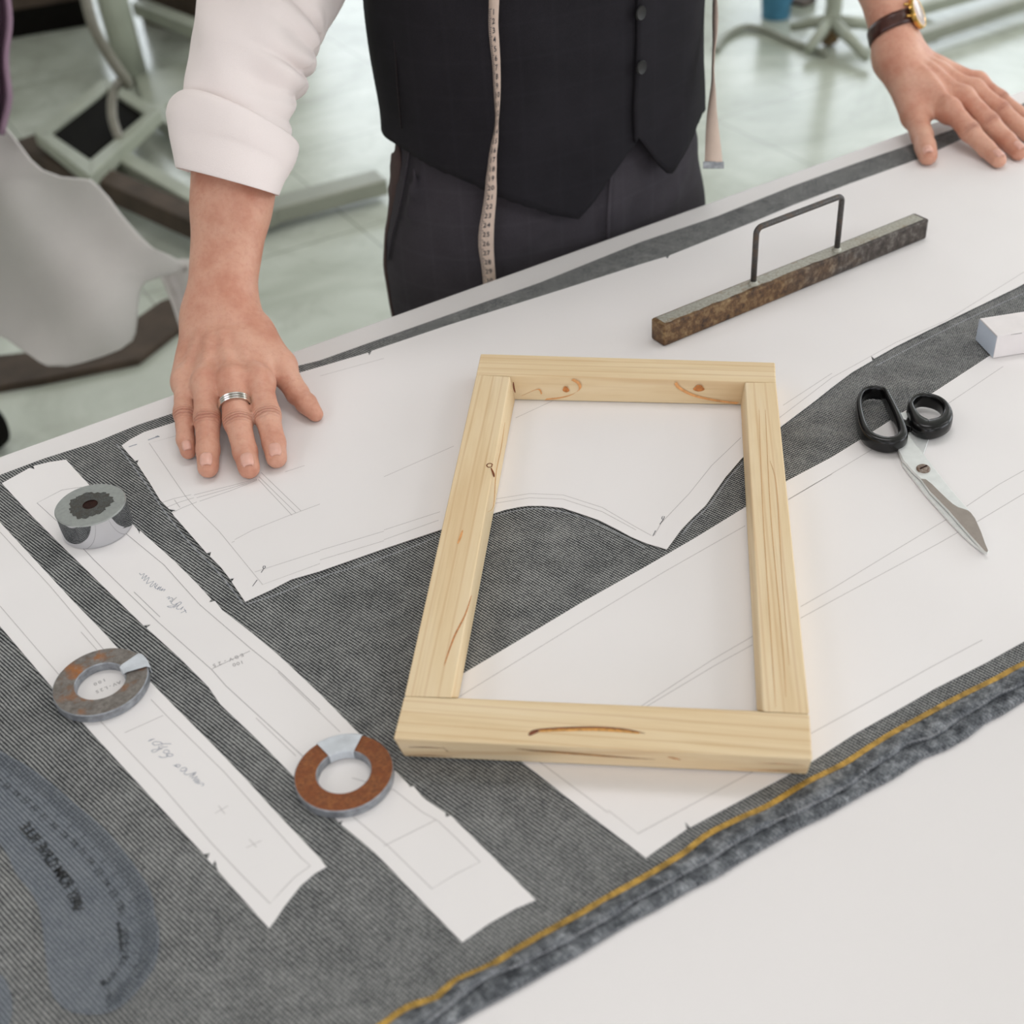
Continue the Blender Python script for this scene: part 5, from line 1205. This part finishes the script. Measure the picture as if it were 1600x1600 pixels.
# right side: stool base, blue crate, low rail
st = thing('stool_base', tuple(G(1292, 62)), 'pale metal stool base with splayed feet and a brown caster', 'stool')
p = G(1296, 66); tube('pole', smooth_pts([p+[-.01, .04, .57], p+[-.0, .04, .3], p+[.01, .02, .12], p+[-.01, 0, .05]], 6), .028, GREYL, st, 18)
for q in ((1352, 104), (1236, 56), (1388, 58), (1262, 92)):
    e_ = G(*q); tube('leg', [p+[0, 0, .07], (p+e_)/2+[0, 0, .055], e_+[0, 0, .03]], [.024, .02, .016], GREYL, st, 12)
lathe('seat', [(0, .56), (.15, .56), (.17, .575), (.17, .60), (.15, .615), (0, .62)], (p[0]-.01, p[1]+.04, 0), GREYM, st, 40)
lathe('caster', [(0, -.02), (.03, -.02), (.034, 0), (.03, .02), (0, .02)], (p[0]-.01, p[1]-.03, .034), plain('brown_caster', (112, 88, 56), .6), st, 24, axis=(1, .3, 0))
bb = thing('blue_bucket', tuple(G(1225, 30)), 'small blue plastic bucket on the floor behind the man', 'bucket')
p = G(1212, 26); lathe('bucket_body', [(0, .0), (.05, .0), (.068, .2), (.066, .2), (.048, .006), (0, .006)], (p[0], p[1], 0), BLUE, bb, 32)
lathe('bucket_rim', [(.066, .2), (.073, .2), (.073, .188), (.068, .188)], (p[0], p[1], 0), BLUE, bb, 32)
fb_ = thing('black_box', tuple(G(1262, 22)), 'low black box on the floor beside the blue bucket', 'box')
box_ab('box_body', (1256, 12), (1276, 4), .08, .05, BLK, fb_); 
box_ab('lid', (1256, 11), (1276, 3), .08, .01, BROWN, fb_, z=.05)
fb2 = thing('floor_cable', tuple(G(1190, 60)), 'grey cable lying in a loop on the floor behind the tape measure', 'cable')
tube('cable', smooth_pts([G(1118, 78, .012), G(1135, 55, .012), G(1165, 42, .012), G(1200, 48, .012), G(1240, 66, .012), G(1290, 84, .012)], 8), .011, GREYM, fb2, 10)
lr = thing('floor_rail', tuple(G(1500, 25)), 'long low grey metal rail along the floor at the top right', 'rail')
beam('rail_bar', (1395, 62), (1700, -40), .05, .04, .03, GREYM, lr)
beam('rail_bar', (1380, 20), (1700, -70), .05, .04, .03, GREYL, lr)
for q in ((1440, 47), (1640, -18)): 
    p = G(*q); box('rail_foot', (p[0], p[1], .015), (.06, .12, .03), GREYM, lr, .3)
# ------------------------------------------------------------------ camera and world
cam = bpy.data.cameras.new('camera'); co = bpy.data.objects.new('camera', cam); COL.objects.link(co)
cam.sensor_width = 36; cam.lens = F_PX/1600*36; cam.clip_start = .02
M = Matrix(((_rt[0], _up[0], -_fw[0], 0), (_rt[1], _up[1], -_fw[1], 0), (_rt[2], _up[2], -_fw[2], CZ), (0, 0, 0, 1))); co.matrix_world = M
cam.dof.use_dof = True; cam.dof.focus_distance = 1.0; cam.dof.aperture_fstop = 6.5
sc.camera = co
w = bpy.data.worlds.new('world'); sc.world = w; w.use_nodes = True
sky = w.node_tree.nodes.new('ShaderNodeTexSky'); sky.sky_type = 'HOSEK_WILKIE'; sky.turbidity = 5; sky.sun_direction = (.3, .4, .85)
bg = w.node_tree.nodes['Background']; w.node_tree.links.new(sky.outputs[0], bg.inputs[0]); bg.inputs[1].default_value = 2.2
vsn = sc.view_settings; vsn.view_transform = 'Standard'; vsn.look = 'None'; vsn.gamma = 1; vsn.exposure = EXPO; vsn.use_curve_mapping = False
sc.cycles.use_denoising = True
sc.cycles.max_bounces = 6; sc.cycles.diffuse_bounces = 3; sc.cycles.glossy_bounces = 4; sc.cycles.transparent_max_bounces = 8
sc.cycles.sample_clamp_indirect = 6
